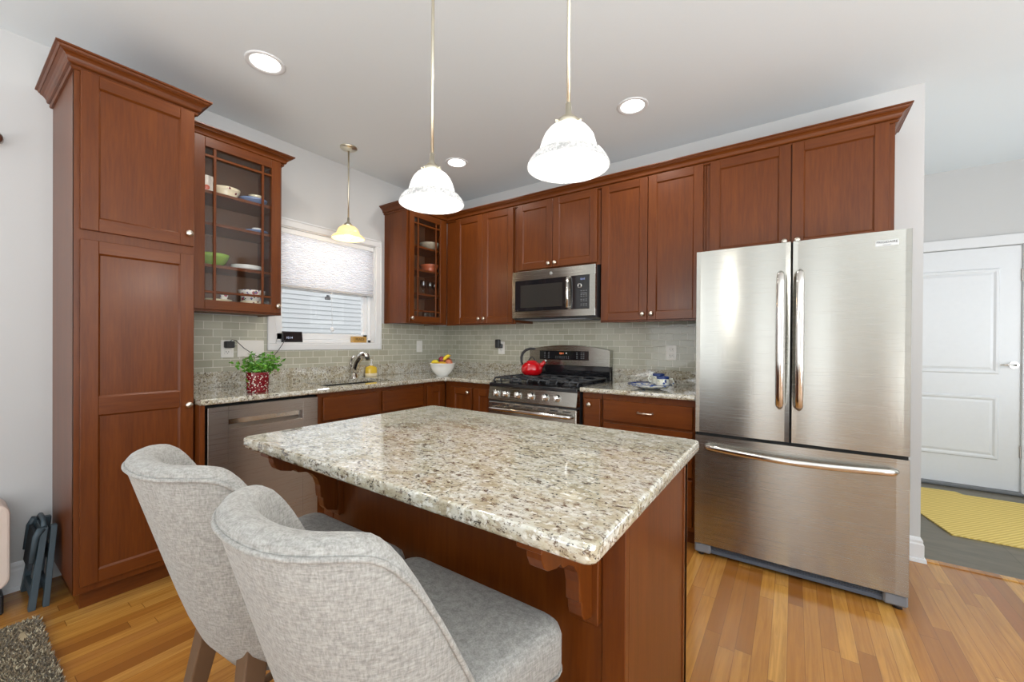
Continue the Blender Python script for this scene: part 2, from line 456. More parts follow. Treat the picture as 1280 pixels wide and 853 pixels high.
# maps: (u along the wall, w out from the front plane, v up) -> room
def FA(x0): return lambda u, w, v: (x0+w, u, v)
def FB(y0): return lambda u, w, v: (u, y0-w, v)
def mb(bm, F, u0, u1, w0, w1, v0, v1, b=0, mi=0, seg=1):
    p, q = F(u0, w0, v0), F(u1, w1, v1)
    box(bm, p[0], q[0], p[1], q[1], p[2], q[2], b, mi, seg)
def door_bm(F, u0, u1, v0, v1, t=.019, r=.057, mid=None, slab=False):
    bm = new()
    if slab: mb(bm, F, u0, u1, 0, t, v0, v1, .003, 1); return bm
    mb(bm, F, u0, u0+r, 0, t, v0, v1, .0018); mb(bm, F, u1-r, u1, 0, t, v0, v1, .0018)
    for a, c in ((v0, v0+r), (v1-r, v1)) + (((mid-r/2-.012, mid+r/2+.012),) if mid else ()):
        mb(bm, F, u0+r, u1-r, 0, t-.0005, a, c, .0018, 1)
    mb(bm, F, u0+r-.002, u1-r+.002, .001, t-.0095, v0+r-.002, v1-r+.002)
    # moulded inner edge
    spans = [(v0+r, v1-r)] if not mid else [(v0+r, mid-r/2-.012), (mid+r/2+.012, v1-r)]
    for a, c in spans:
        e = .006
        for q in range(4):
            cs = {0: ((u0+r, a), (u1-r, a), (u1-r-e, a+e), (u0+r+e, a+e)), 1: ((u0+r, c), (u0+r+e, c-e), (u1-r-e, c-e), (u1-r, c)),
                  2: ((u0+r, a), (u0+r+e, a+e), (u0+r+e, c-e), (u0+r, c)), 3: ((u1-r, a), (u1-r, c), (u1-r-e, c-e), (u1-r-e, a+e))}[q]
            ws = {0: (1, 1, 0, 0), 1: (1, 0, 0, 1), 2: (1, 0, 0, 1), 3: (1, 1, 0, 0)}[q]
            f = bm.faces.new([bm.verts.new(F(u, t-.0025 if k else t-.0092, v)) for (u, v), k in zip(cs, ws)])
            f.material_index = 1 if q < 2 else 0
    return bm
def knob(parent, F, u, v, w=.019, label=None):
    bm = new(); p = Vector(F(u, w, v)); d = (Vector(F(u, w+1, v))-p)
    rot = d.to_track_quat('Z', 'Y').to_matrix()
    lathe(bm, [(0, 0), (.008, 0), (.006, .006), (.006, .010), (.012, .013), (.0155, .018), (.015, .023), (.010, .027), (0, .028)], p, 18, rot=rot)
    return obj('knob', bm, NICKEL, parent)
def add_door(parent, F, u0, u1, v0, v1, hwood, knob_at=None, mid=None, slab=False, name='door'):
    o = obj(name, door_bm(F, u0, u1, v0, v1, mid=mid, slab=slab), [WOOD, hwood], parent, fix=True)
    if knob_at: knob(o, F, *knob_at)
    return o

# ================================================================== the setting
ZC = 2.69
FX0, FY0 = FA(.30), FB(.30)                      # upper-cabinet front planes: window wall (+x), range wall (-y)
XW = 3.683                                       # end of the range wall
WY0, WY1, WZ0, WZ1 = -1.757, -.905, 1.197, 2.068 # kitchen window opening
bm = new(); box(bm, -.12, 7, -7, .03, -.06, 0); struct('floor', bm, OAK)
bm = new(); box(bm, XW, 5.6, .03, 1.93, -.06, 0)
m, nt, b = mat('grey_slate_tile')
t = nt.nodes.new('ShaderNodeTexBrick'); nt.links.new(coords(nt, rot=(0, 0, R(90))), t.inputs['Vector'])
t.inputs['Scale'].default_value = 1; t.inputs['Brick Width'].default_value = .60; t.inputs['Row Height'].default_value = .46
t.inputs['Color1'].default_value = (*srgb(92, 86, 72), 1); t.inputs['Color2'].default_value = (*srgb(108, 100, 84), 1)
t.inputs['Mortar'].default_value = (*srgb(66, 60, 50), 1); t.inputs['Mortar Size'].default_value = .004
nv = noise(nt, coords(nt, (1, 4, 1)), 5, 5)
nt.links.new(mixc(nt, .5, t.outputs['Color'], ramp(nt, nv, [(.3, srgb(76, 70, 58)), (.7, srgb(122, 114, 96))])), b.inputs['Base Color'])
b.inputs['Roughness'].default_value = .35; SLATETILE = m
struct('floor', bm, SLATETILE)
bm = new(); box(bm, -.12, 7, -7, .06, ZC, ZC+.1); struct('ceiling', bm, CEILM)
bm = new(); box(bm, XW-.1, 5.6, .06, 2.05, 2.745, 2.85); struct('ceiling', bm, CEILM)
# window wall with its opening
bm = new()
box(bm, -.12, 0, -7, WY0, 0, ZC); box(bm, -.12, 0, WY1, .12, 0, ZC)
box(bm, -.12, 0, WY0, WY1, 0, WZ0); box(bm, -.12, 0, WY0, WY1, WZ1, ZC)
struct('wall_left', bm, WALLM)
bm = new(); box(bm, 0, XW, 0, .12, 0, ZC); struct('wall_back', bm, WALLM)
bm = new(); box(bm, XW-.09, XW, .12, 2.0, 0, 2.75); struct('wall_hall', bm, WALLM)
D0, D1 = 3.70, 4.612
DY = 1.909
bm = new()
box(bm, XW-.05, D0, DY, DY+.12, 0, 2.76); box(bm, D1, 5.6, DY, DY+.12, 0, 2.76); box(bm, D0, D1, DY, DY+.12, 2.05, 2.76)
struct('wall_far', bm, WALLM)
bm = new(); box(bm, 5.5, 5.6, -.1, 2.0, 0, 2.76); box(bm, 5.5, 7.1, -.1, 0, 0, 2.76); struct('wall_hall', bm, WALLM)
# the rest of the room, behind the camera, with the windows that light it
bm = new()
box(bm, -.12, .2, -7.1, -7, 0, ZC); box(bm, 1.7, 2.7, -7.1, -7, 0, ZC); box(bm, 3.4, 7.1, -7.1, -7, 0, ZC)
box(bm, .2, 1.7, -7.1, -7, 0, .45); box(bm, .2, 3.4, -7.1, -7, 2.4, ZC)
struct('wall_rear', bm, WALLM)
bm = new()
box(bm, 7, 7.1, -7, -6.4, 0, ZC); box(bm, 7, 7.1, -2.3, 0, 0, ZC); box(bm, 7, 7.1, -4.9, -2.3, 0, .5); box(bm, 7, 7.1, -6.4, -2.3, 2.4, ZC)
struct('wall_right', bm, WALLM)

def baseboard(name, path):
    bm = new(); sweep(bm, path, [(0, 0), (.024, 0), (.022, .018), (.014, .022), (.014, .095), (.010, .105), (.010, .118), (.004, .130), (0, .135)])
    return struct(name, bm, WHITEP)
baseboard('baseboard_left', [(0, -2.835), (0, -7)][::-1])
baseboard('baseboard_back', [(3.53, 0), (XW, 0), (XW, .12)])
# wooden strip between oak and slate
bm = new(); box(bm, XW, 5.6, .005, .05, -.01, .006, .003); struct('trim_1', bm, OAK)

# ---- kitchen window
win = thing('window_1', '', '', (0, (WY0+WY1)/2, WZ0)); win['kind'] = 'structure'; del win['label']; del win['category']
bm = new()                                       # casing on the wall
cw = .058
prof_w = .016
box(bm, 0, prof_w, WY0-cw, WY1+cw, WZ1, WZ1+cw, .004); box(bm, 0, prof_w, WY0-cw, WY1+cw, WZ0-.048, WZ0, .004)
box(bm, 0, prof_w, WY0-cw, WY0, WZ0, WZ1, .004); box(bm, 0, prof_w, WY1, WY1+cw, WZ0, WZ1, .004)
box(bm, prof_w-.002, prof_w+.006, WY0-cw, WY1+cw, WZ1+cw-.012, WZ1+cw, .002)
box(bm, prof_w-.002, prof_w+.006, WY1+cw-.012, WY1+cw, WZ0-.048, WZ1+cw, .002); box(bm, prof_w-.002, prof_w+.006, WY0-cw, WY0-cw+.012, WZ0-.048, WZ1+cw, .002)
obj('casing', bm, WHITEP, win)
bm = new()                                       # reveal boards lining the opening
box(bm, -.12, .001, WY0-.002, WY0+.008, WZ0, WZ1); box(bm, -.12, .001, WY1-.008, WY1+.002, WZ0, WZ1)
box(bm, -.12, .001, WY0, WY1, WZ1-.008, WZ1+.002)
obj('jamb', bm, WHITEP, win)
bm = new(); box(bm, -.12, .006, WY0+.004, WY1-.004, WZ0, WZ0+.012, .002); obj('sill', bm, WHITEP, win)
bm = new()                                       # vinyl frame and lower sash
fy0, fy1, fz0 = WY0+.008, WY1-.008, WZ0+.012
for a, c in ((fy0, fy0+.03), (fy1-.03, fy1)): box(bm, -.11, -.05, a, c, fz0, WZ1-.008, .002)
box(bm, -.11, -.05, fy0, fy1, fz0, fz0+.022, .002); box(bm, -.11, -.05, fy0, fy1, WZ1-.03, WZ1-.008, .002)
obj('frame', bm, VINYL, win)
bm = new()
a0, a1 = fy0+.03, fy1-.03
for a, c in ((a0, a0+.04), (a1-.04, a1)): box(bm, -.095, -.062, a, c, fz0+.022, 1.655, .003)
box(bm, -.095, -.062, a0, a1, fz0+.022, fz0+.07, .003); box(bm, -.095, -.062, a0, a1, 1.615, 1.655, .003)
s1 = obj('sash', bm, VINYL, win)
bm = new(); box(bm, -.082, -.078, a0+.03, a1-.03, fz0+.06, 1.63); obj('pane', bm, PANE, s1)
bm = new(); box(bm, -.062, -.045, -1.345, -1.30, 1.560, 1.585, .004); lathe(bm, [(0, 0), (.012, 0), (.012, .012), (0, .014)], (-.05, -1.322, 1.585), 14); obj('sash_lock', bm, GREYP, s1)
bm = new()
for a, c in ((a0, a0+.04), (a1-.04, a1)): box(bm, -.118, -.097, a, c, 1.64, WZ1-.03, .003)
box(bm, -.118, -.097, a0, a1, 1.63, 1.66, .003)
s2 = obj('sash', bm, VINYL, win)
bm = new(); box(bm, -.109, -.106, a0+.03, a1-.03, 1.64, WZ1-.03); obj('pane', bm, PANE, s2)

# ---- white cellular shade with its cord
m, nt, b = mat('translucent_shade_fabric')
b.inputs['Base Color'].default_value = (*srgb(232, 232, 234), 1); b.inputs['Roughness'].default_value = .9
tl = nt.nodes.new('ShaderNodeBsdfTranslucent'); tl.inputs[0].default_value = (.92, .92, .94, 1)
mx = nt.nodes.new('ShaderNodeMixShader'); mx.inputs[0].default_value = .7
nt.links.new(b.outputs[0], mx.inputs[1]); nt.links.new(tl.outputs[0], mx.inputs[2]); nt.links.new(mx.outputs[0], nt.nodes['Material Output'].inputs[0])
SHADEF = m
sh = thing('window_shade', 'white pleated shade drawn halfway down over the kitchen window', 'window shade', (-.02, (WY0+WY1)/2, 1.61))
bm = new(); y0, y1 = WY0+.012, WY1-.012
n = 24; zt_, zb_ = WZ1-.045, 1.640
for sgn in (1, -1):
    prev = None
    for i in range(2*n+1):
        z = zt_ + (zb_-zt_)*i/(2*n); x = -.022 + sgn*(.004 + (.007 if i % 2 else 0))
        cur = (bm.verts.new((x, y0, z)), bm.verts.new((x, y1, z)))
        if prev: bm.faces.new([prev[0], prev[1], cur[1], cur[0]])
        prev = cur
obj('pleated_fabric', bm, SHADEF, sh)
bm = new(); box(bm, -.042, -.002, y0, y1, WZ1-.047, WZ1-.010, .003); obj('head_rail', bm, VINYL, sh)
bm = new(); box(bm, -.034, -.010, y0, y1, 1.618, 1.640, .004); obj('bottom_rail', bm, plain('grey_bottom_rail', srgb(186, 187, 190), .5), sh)
bm = new(); tube(bm, [(-.006, -1.313, 1.625), (-.002, -1.318, 1.59), (-.002, -1.313, 1.335)], .0018, 6)
cd = obj('pull_cord', bm, VINYL, sh)
bm = new(); lathe(bm, [(0, .03), (.006, .028), (.012, .012), (.014, 0), (.009, -.012), (0, -.016)], (-.002, -1.313, 1.308), 16); obj('tassel', bm, VINYL, cd)

# ---- neighbour's wall outside
bm = new(); z = -.5
while z < 4.2:
    poly(bm, [(-2.60, z), (-2.586, z), (-2.598, z+.068), (-2.60, z+.068)], 'y', -5.5, 2.5); z += .066
nb = obj('neighbouring_house', bm, plain('pale_blue_siding', srgb(192, 195, 196), .6), loc=(-2.6, -1.5, -.5))
tag(nb, 'neighbouring house wall of pale blue lap siding seen through the window', 'house')
bm = new(); box(bm, -8, -.13, -8, 8, -.6, -.5); struct('ground', bm, plain('outdoor_ground', srgb(130, 128, 110), .9))

# ---- glass subway tile and granite upstands
bm = new(); box(bm, .001, .009, -2.40, -(.058-.0)+WY0+.0, 1.0156, 1.386); box(bm, .001, .009, WY0-.058, WY1+.058, 1.0156, WZ0-.047); box(bm, .001, .009, WY1+.058, -.001, 1.0156, 1.386)
struct('trim_2', bm, TILE_A)
bm = new(); box(bm, .009, 2.64, -.009, -.001, .92, 1.42); struct('trim_3', bm, TILE_B)

# ---- far white door
dr = thing('door_1', '', '', (4.15, DY, 0)); dr['kind'] = 'structure'; del dr['label']; del dr['category']
bm = new(); F = FB(DY)
mb(bm, F, D0, D1, -.035, 0, .012, 2.045, .002)
obj('slab', bm, DOORM, dr)
for (u0, u1, v0, v1) in ((3.81, 4.497, .98, 1.868), (3.81, 4.497, .262, .795)):
    bm = new()
    def ring(o, w_): return [F(u, w_, v) for u, v in ((u0+o, v0+o), (u1-o, v0+o), (u1-o, v1-o), (u0+o, v1-o))]
    rs = [[bm.verts.new(p) for p in ring(o, w_)] for o, w_ in ((0, .0005), (.008, .010), (.022, .010), (.036, .001), (.055, .008))]
    for A, B in zip(rs, rs[1:]):
        for k in range(4): bm.faces.new([A[k], A[(k+1) % 4], B[(k+1) % 4], B[k]])
    bm.faces.new(rs[-1]); obj('panel_moulding', bm, DOORM, dr)
bm = new(); cyl(bm, (4.575, DY, 1.06), (4.575, DY-.012, 1.06), .028); cyl(bm, (4.575, DY-.01, 1.06), (4.575, DY-.05, 1.06), .009); tube(bm, [(4.578, DY-.048, 1.06), (4.52, DY-.05, 1.062), (4.49, DY-.046, 1.058)], [.010, .008, .006], 10)
obj('door_handle', bm, CHROME, dr)
bm = new()
for a in (.30, 1.75): box(bm, D1-.002, D1+.006, DY-.012, DY+.002, a, a+.10, .002)
obj('door_hinge', bm, STEELD, dr)
bm = new(); F2 = FB(DY)
mb(bm, F2, D1+.006, D1+.085, 0, .018, 0, 2.14, .004); mb(bm, F2, XW, D0-.004, 0, .018, 0, 2.14, .004); mb(bm, F2, D0-.004, D1+.006, 0, .018, 2.052, 2.14, .004)
obj('door_casing', bm, WHITEP, dr)
bm = new(); mb(bm, F2, D0-.01, D1+.01, -.03, .075, 0, .022, .006); obj('threshold', bm, plain('grey_threshold', srgb(110, 112, 114), .5), dr)

# ================================================================== cabinets
def crown_prof(z0, h=.076, p=.060):
    P = [(0, 0), (.008, 0), (.012, .005), (.012, .010), (.008, .013), (.008, .017), (.018, .019), (.022, .024), (.023, .032), (.027, .041), (.034, .049), (.043, .054), (.043, .058), (.047, .058), (.050, .063), (.052, .067), (.060, .069), (.060, .076), (0, .076)]
    return [(a*p/.060, z0+b_*h/.076) for a, b_ in P]

# ---- tall pantry
PY0, PY1, PD = -2.831, -2.402, .53
pan = thing('pantry_cabinet', 'tall reddish-brown wooden pantry cabinet with two stacked doors on the left wall', 'cabinet', (PD/2, (PY0+PY1)/2, 0))
bm = new()
box(bm, .002, PD, PY0, PY1, .105, 2.40, .001); box(bm, PD-.02, PD+.0015, PY0, PY1, .10, 2.40, .001)
obj('body', bm, WOOD, pan)
bm = new(); box(bm, .02, PD-.075, PY0+.03, PY1, 0, .105); obj('toe_kick', bm, WOODY, pan)
FP = FA(PD)
d = add_door(pan, FP, PY0+.018, PY1-.006, 1.70, 2.392, WOODY, (-2.432, 1.762))
d = add_door(pan, FP, PY0+.018, PY1-.006, .132, 1.657, WOODY, (-2.432, .888), mid=.92)
bm = new(); sweep(bm, [(0, PY0), (PD, PY0), (PD, PY1), (.372, PY1)], crown_prof(2.385))
obj('crown_moulding', bm, WOODY, pan)

# ---- glass-front wall cabinets on the window wall
def glass_cab(name, label, y0, y1, dy0, dy1, shelves, kn, z0=1.386, z1=2.40, D=.30):
    c = thing(name, label, 'cabinet', (D/2, (y0+y1)/2, z0))
    bm = new(); t = .018
    box(bm, .002, D-.02, y0, y0+t, z0, z1); box(bm, .002, D-.02, y1-t, y1, z0, z1)
    obj('side_panel', bm, WOOD, c)
    bm = new(); box(bm, .002, D-.02, y0+t, y1-t, z0+.006, z0+.024); box(bm, .002, D-.02, y0+t, y1-t, z1-.02, z1); box(bm, .002, .008, y0+t, y1-t, z0+.02, z1-.02)
    obj('inner_lining', bm, WOODIN, c)
    bm = new(); F = FA(D-.02)
    mb(bm, F, y0, dy0+.02, 0, .0195, z0, z1, .001); mb(bm, F, dy1-.02, y1, 0, .0195, z0, z1, .001)
    mb(bm, F, dy0+.02, dy1-.02, 0, .019, z0, z0+.038, .001, 1); mb(bm, F, dy0+.02, dy1-.02, 0, .019, z1-.05, z1, .001, 1)
    obj('face_frame', bm, [WOOD, WOODY], c)
    for s in shelves:
        bm = new(); box(bm, .008, D-.03, y0+t, y1-t, s-.018, s, .001); obj('shelf', bm, WOODY, c)
    F = FA(D); u0, u1, v0, v1 = dy0, dy1, z0+.012, z1-.012; r = .055; bm = new()
    mb(bm, F, u0, u0+r, 0, .019, v0, v1, .0018); mb(bm, F, u1-r, u1, 0, .019, v0, v1, .0018)
    mb(bm, F, u0+r, u1-r, 0, .0185, v0, v0+r, .0018, 1); mb(bm, F, u0+r, u1-r, 0, .0185, v1-r, v1, .0018, 1)
    dd = obj('glass_door', bm, [WOOD, WOODY], c)
    bm = new(); W = u1-u0; g = .050
    for u in (u0+r+g, u1-r-g): mb(bm, F, u-.007, u+.007, .004, .014, v0+r, v1-r, .0015)
    for v in (v0+r+g*.95, v1-r-g*.95): mb(bm, F, u0+r, u1-r, .005, .0135, v-.007, v+.007, .0015, 1)
    obj('muntin', bm, [WOOD, WOODY], dd)
    bm = new(); mb(bm, F, u0+r-.004, u1-r+.004, .001, .003, v0+r-.004, v1-r+.004); obj('pane', bm, PANE, dd)
    knob(dd, F, *kn)
    return c
gcA = glass_cab('glass_front_cabinet', 'wooden wall cabinet with glass door between the pantry and the window', -2.398, -1.858, -2.342, -1.872, (2.10, 1.915, 1.668), (-1.892, 1.445))
bm = new(); sweep(bm, [(.30, -2.398), (.30, -1.858), (0, -1.858)], crown_prof(2.372, .068)); obj('crown_moulding', bm, WOODY, gcA)
gcB = glass_cab('glass_front_cabinet', 'wooden wall cabinet with narrow glass door in the corner right of the window', -.807, -.302, -.785, -.352, (2.10, 1.888, 1.668), (-.762, 1.432))
# ---- crown running over the corner and the whole range wall
bm = new(); sweep(bm, [(0, -.807), (.30, -.807), (.30, -.30), (3.517, -.30), (3.517, 0)], crown_prof(2.378, .070))
tag(obj('crown_moulding', bm, WOODX, loc=(1.9, -.3, 2.378)), 'long stepped wooden crown moulding along the top of the range wall cabinets', 'moulding')

def wall_cab(name, label, x0, x1, z0, z1, doors, kz, D=.30, group=None):
    c = thing(name, label, 'cabinet', ((x0+x1)/2, -D/2, z0), group)
    bm = new(); box(bm, x0, x1, -D+.02, -.010, z0+.012, z1); obj('body', bm, WOOD, c)
    bm = new(); F = FB(-D+.02); mb(bm, F, x0, x1, 0, .0195, z0, z1, .001); obj('face_frame', bm, WOOD, c)
    for i, (a, b_) in enumerate(doors):
        ku = (b_-.028) if i == 0 else (a+.028)
        add_door(c, FB(-D), a, b_, z0+.012 if z0 < 1.6 else z0+.018, z1-.012, WOODX, (ku, kz))
    return c
wall_cab('wall_cabinet', 'two-door wooden wall cabinet between the corner glass cabinet and the microwave', .302, 1.112, 1.380, 2.40, ((.43, .757), (.760, 1.098)), 1.435)
wall_cab('wall_cabinet', 'short two-door wooden cabinet directly above the microwave', 1.114, 1.892, 1.812, 2.40, ((1.142, 1.484), (1.488, 1.866)), 1.862)
wall_cab('wall_cabinet', 'two-door wooden wall cabinet between the microwave and the refrigerator', 1.894, 2.615, 1.372, 2.40, ((1.903, 2.244), (2.248, 2.600)), 1.425)
wall_cab('wall_cabinet', 'wide short wooden cabinet above the refrigerator', 2.617, 3.517, 1.752, 2.40, ((2.640, 3.068), (3.074, 3.492)), 1.818)

# ---- base cabinets
def base_cab(name, label, F, u0, u1, fronts, hw, D, wall='A'):
    mid = F((u0+u1)/2, -D/2, 0)
    c = thing(name, label, 'cabinet', mid)
    bm = new(); mb(bm, F, u0, u1, -D+.012, -.02, .10, .685 if 'sink' in label else .883); obj('body', bm, WOOD, c)
    bm = new(); mb(bm, F, u0, u1, -.02, 0, .10, .883, .001); obj('face_frame', bm, WOOD, c)
    bm = new(); mb(bm, F, u0, u1, -.10, -.075, 0, .10); obj('toe_kick', bm, hw, c)
    for (kind, a, b_, v0, v1, kn) in fronts:
        nm = 'drawer' if kind == 'drawer' else ('drawer_front' if kind == 'false' else 'door')
        o = obj(nm, door_bm(F, a, b_, v0, v1, slab=(kind != 'door')), [hw if kind != 'door' else WOOD, hw], c)
        if kn == 'pull':
            um, vm = (a+b_)/2, (v0+v1)/2+.004; bm2 = new()
            P = [F(um+s*.045, .019+w_, vm) for s, w_ in ((-1, .0), (-1, .016), (-.8, .024), (-.3, .027), (0, .028), (.3, .027), (.8, .024), (1, .016), (1, 0))]
            tube(bm2, P, [.008, .006, .005, .004, .0065, .004, .005, .006, .008], 10)
            obj('pull', bm2, NICKEL, o)
        elif kn: knob(o, F, *kn)
    return c
FBA, FBB = FA(.585), FB(-.605)
base_cab('base_cabinet', 'long wooden sink base cabinet beneath the kitchen sink', FBA, -1.768, -.857,
         [('false', -1.735, -1.318, .70, .852, None), ('false', -1.275, -.872, .70, .852, None), ('door', -1.735, -1.318, .13, .68, (-1.345, .63)), ('door', -1.275, -.872, .13, .68, (-1.248, .63))], WOODY, .585)
base_cab('base_cabinet', 'wooden corner base cabinet under the fruit bowl', FBA, -.853, -.607, [('door', -.835, -.635, .13, .852, None)], WOODY, .585)
base_cab('base_cabinet', 'wooden base cabinet with a single knobbed door left of the range', FBB, .589, .908, [('door', .66, .902, .13, .838, (.868, .80))], WOODX, .605)
base_cab('base_cabinet', 'narrow wooden base cabinet with a slim door hard against the left side of the range', FBB, .912, 1.120, [('door', .922, 1.112, .13, .838, None)], WOODX, .605)
base_cab('base_cabinet', 'narrow wooden pull-out base cabinet just right of the range', FBB, 1.896, 2.036, [('false', 1.912, 2.028, .13, .842, (1.955, .80))], WOODX, .605)
base_cab('base_cabinet', 'wide wooden drawer cabinet between the range and the refrigerator', FBB, 2.040, 2.618,
         [('drawer', 2.052, 2.606, .706, .842, 'pull'), ('drawer', 2.052, 2.606, .42, .69, 'pull'), ('drawer', 2.052, 2.606, .13, .405, 'pull')], WOODX, .605)
bm = new(); box(bm, .012, .607, -2.400, -2.378, 0, .883, .001); ep = obj('end_panel', bm, WOOD, loc=(.3, -2.39, 0)); tag(ep, 'narrow wooden filler panel between the pantry and the dishwasher', 'panel')

# ---- counters
def edge_front(bm, F, u0, u1, w1, z0=.884, z1=.914):
    """front strip of a counter with eased corners; F maps w from 0 (wall) outwards"""
    pr = [(w1-.04, z0), (w1-.006, z0), (w1-.001, z0+.006), (w1, z0+.012), (w1-.001, z1-.005), (w1-.006, z1), (w1-.04, z1)]
    A = [bm.verts.new(F(u0, a, z)) for a, z in pr]; B = [bm.verts.new(F(u1, a, z)) for a, z in pr]
    bm.faces.new(A); bm.faces.new(B[::-1])
    for i in range(len(pr)): j = (i+1) % len(pr); bm.faces.new([A[i], A[j], B[j], B[i]])
CA, CB = .625, .648
SK = (.155, .515, -1.66, -1.075)                 # sink cut-out x0 x1 y0 y1
ct = thing('countertop', 'L-shaped speckled granite countertop running under the window to the range', 'countertop', (.3, -1.3, .884))
bm = new()
box(bm, .0, CA-.04, -2.400, SK[2], .884, .914); box(bm, 0, SK[0], SK[2], SK[3], .884, .914); box(bm, SK[1], CA-.04, SK[2], SK[3], .884, .914)
box(bm, 0, CA-.04, SK[3], -CB+.04, .884, .914); box(bm, 0, 1.124, -CB+.04, -.0, .884, .914)
edge_front(bm, FA(0), -2.400, -CB-.02, CA); edge_front(bm, FB(0), CA+.02, 1.124, CB)
# rounded inner corner
pts = [(CA-.04, -CB-.02), (CA, -CB-.02)] + [(CA+.02-.02*math.cos(a), -CB-.02+.02*math.sin(a)) for a in (R(20), R(45), R(70), R(90))] + [(CA+.02, -CB+.04), (CA-.04, -CB+.04)]
poly(bm, pts, 'z', .884, .914)
obj('slab', bm, GRANITE, ct)
bm = new(); box(bm, 0, .020, -2.400, -.0, .914, 1.0156, .0015); box(bm, .020, 1.126, -.020, 0, .914, 1.0156, .0015); obj('upstand', bm, GRANITE, ct)
ct2 = thing('countertop', 'short speckled granite countertop between the range and the refrigerator', 'countertop', (2.25, -.3, .884))
bm = new(); box(bm, 1.892, 2.622, -CB+.04, 0, .884, .914); edge_front(bm, FB(0), 1.892, 2.622, CB); obj('slab', bm, GRANITE, ct2)
bm = new(); box(bm, 1.892, 2.622, -.020, 0, .914, 1.0156, .0015); obj('upstand', bm, GRANITE, ct2)

# ---- sink and tap
sk = thing('sink', 'dark undermount sink sunk in the granite under the window', 'sink', (.335, -1.37, .70))
bm = new(); x0, x1, y0, y1 = SK; t = .006
for q in ((x0-t, x0, y0-t, y1+t), (x1, x1+t, y0-t, y1+t), (x0, x1, y0-t, y0), (x0, x1, y1, y1+t)): box(bm, *q, .70, .884)
box(bm, x0-t, x1+t, y0-t, y1+t, .694, .70); obj('basin', bm, SINKM, sk)
bm = new(); lathe(bm, [(0, .0), (.04, 0), (.042, .004), (.03, .002), (0, .001)], (.335, -1.37, .7005), 24); obj('drain', bm, CHROME, sk)
fc = thing('kitchen_faucet', 'brushed nickel single-handle faucet behind the sink', 'faucet', (.085, -1.155, .914))
bm = new(); c = (.070, -1.160)
lathe(bm, [(0, 0), (.034, 0), (.033, .006), (.026, .012), (.024, .05), (0, .05)], (*c, .914), 24); obj('base', bm, CHROME, fc)
bm = new(); tube(bm, [(.070, -1.160, .955), (.076, -1.156, 1.00), (.090, -1.150, 1.045), (.112, -1.140, 1.085), (.145, -1.128, 1.108), (.180, -1.118, 1.098), (.192, -1.115, 1.082)], [.025, .026, .026, .029, .030, .026, .020], 16)
sp = obj('spout', bm, CHROME, fc)
bm = new(); cyl(bm, (.190, -1.115, 1.084), (.198, -1.113, 1.068), .016, .016); obj('aerator', bm, BLACKP, sp)
bm = new(); tube(bm, [(.060, -1.172, .985), (.050, -1.180, 1.03), (.062, -1.176, 1.075), (.085, -1.168, 1.10)], [.009, .009, .008, .007], 10); obj('lever', bm, CHROME, fc)

# ---- dishwasher
dw = thing('dishwasher', 'stainless steel dishwasher beside the pantry', 'dishwasher', (.3, -2.07, 0))
U0, U1 = -2.372, -1.774
bm = new(); box(bm, .012, .575, U0+.005, U1-.005, .10, .872); obj('tub', bm, DARKGAP, dw)
FD = FA(.580)
bm = new(); HU0, HU1, HV0, HV1 = -2.272, -1.872, .742, .795
mb(bm, FD, U0+.006, HU0, 0, .030, .115, .866, .002); mb(bm, FD, HU1, U1-.004, 0, .030, .115, .866, .002)
mb(bm, FD, HU0, HU1, 0, .030, .115, HV0, .0); mb(bm, FD, HU0, HU1, 0, .030, HV1, .866, .0)
obj('door', bm, STEELD, dw)
bm = new(); mb(bm, FD, HU0, HU1, 0, .004, HV0, HV1)
poly(bm, [(.583, HV0), (.610, HV0), (.585, HV0+.022)], 'y', HU0, HU1); obj('pocket_handle', bm, CHROME, dw)
bm = new(); mb(bm, FD, U0+.005, U1-.005, -.06, -.04, 0, .11); obj('toe_kick', bm, BLACKP, dw)

# ================================================================== refrigerator
fr = thing('refrigerator', 'large stainless steel french-door refrigerator with bottom freezer drawer', 'refrigerator', (3.076, -.34, 0))
X0, X1, YF, XM = 2.627, 3.525, -.668, 3.079
bm = new(); box(bm, X0+.006, X1-.006, -.595, -.03, .03, 1.735, .004); obj('cabinet_body', bm, plain('fridge_side_grey', srgb(112, 110, 106), .5), fr)
def curved_door(x0, x1, z0, z1, yf, th=.066, bul=.007):
    bm = new(); n = 20; F_, B_ = [], []
    prof = []
    for i in range(n+1):
        s = i/n; x = x0+(x1-x0)*s; prof.append((x, yf - bul*(1-(2*s-1)**2) + bul))
    r = .008; out = [(x0+.000, yf+th), (x0, yf+r), (x0+.002, yf+.002)] + prof[1:-1] + [(x1-.002, yf+.002), (x1, yf+r), (x1, yf+th)]
    poly(bm, out, 'z', z0, z1)
    return bm
def handle_v(parent, x, z0, z1):
    bm = new(); y = YF
    P = [(x, y+.004, z0), (x, y-.012, z0+.012)] + [(x, y-.018-.030*math.sin(PI*(.06+.88*i/14)), z0+.02+(z1-z0-.04)*i/14) for i in range(15)] + [(x, y-.012, z1-.012), (x, y+.004, z1)]
    rs = [.009, .0155] + [.0175]*15 + [.0155, .009]
    tube(bm, P, rs, 16, flat=((0, 1, 0), .5)); return obj('handle', bm, CHROME, parent)
d1 = obj('door', curved_door(X0, XM-.003, .712, 1.742, YF), STEEL, fr); handle_v(d1, 3.032, .885, 1.592)
d2 = obj('door', curved_door(XM+.003, X1, .712, 1.742, YF), STEEL, fr); handle_v(d2, 3.114, .885, 1.592)
d3 = obj('freezer_drawer', curved_door(X0, X1, .075, .695, YF), STEEL, fr)
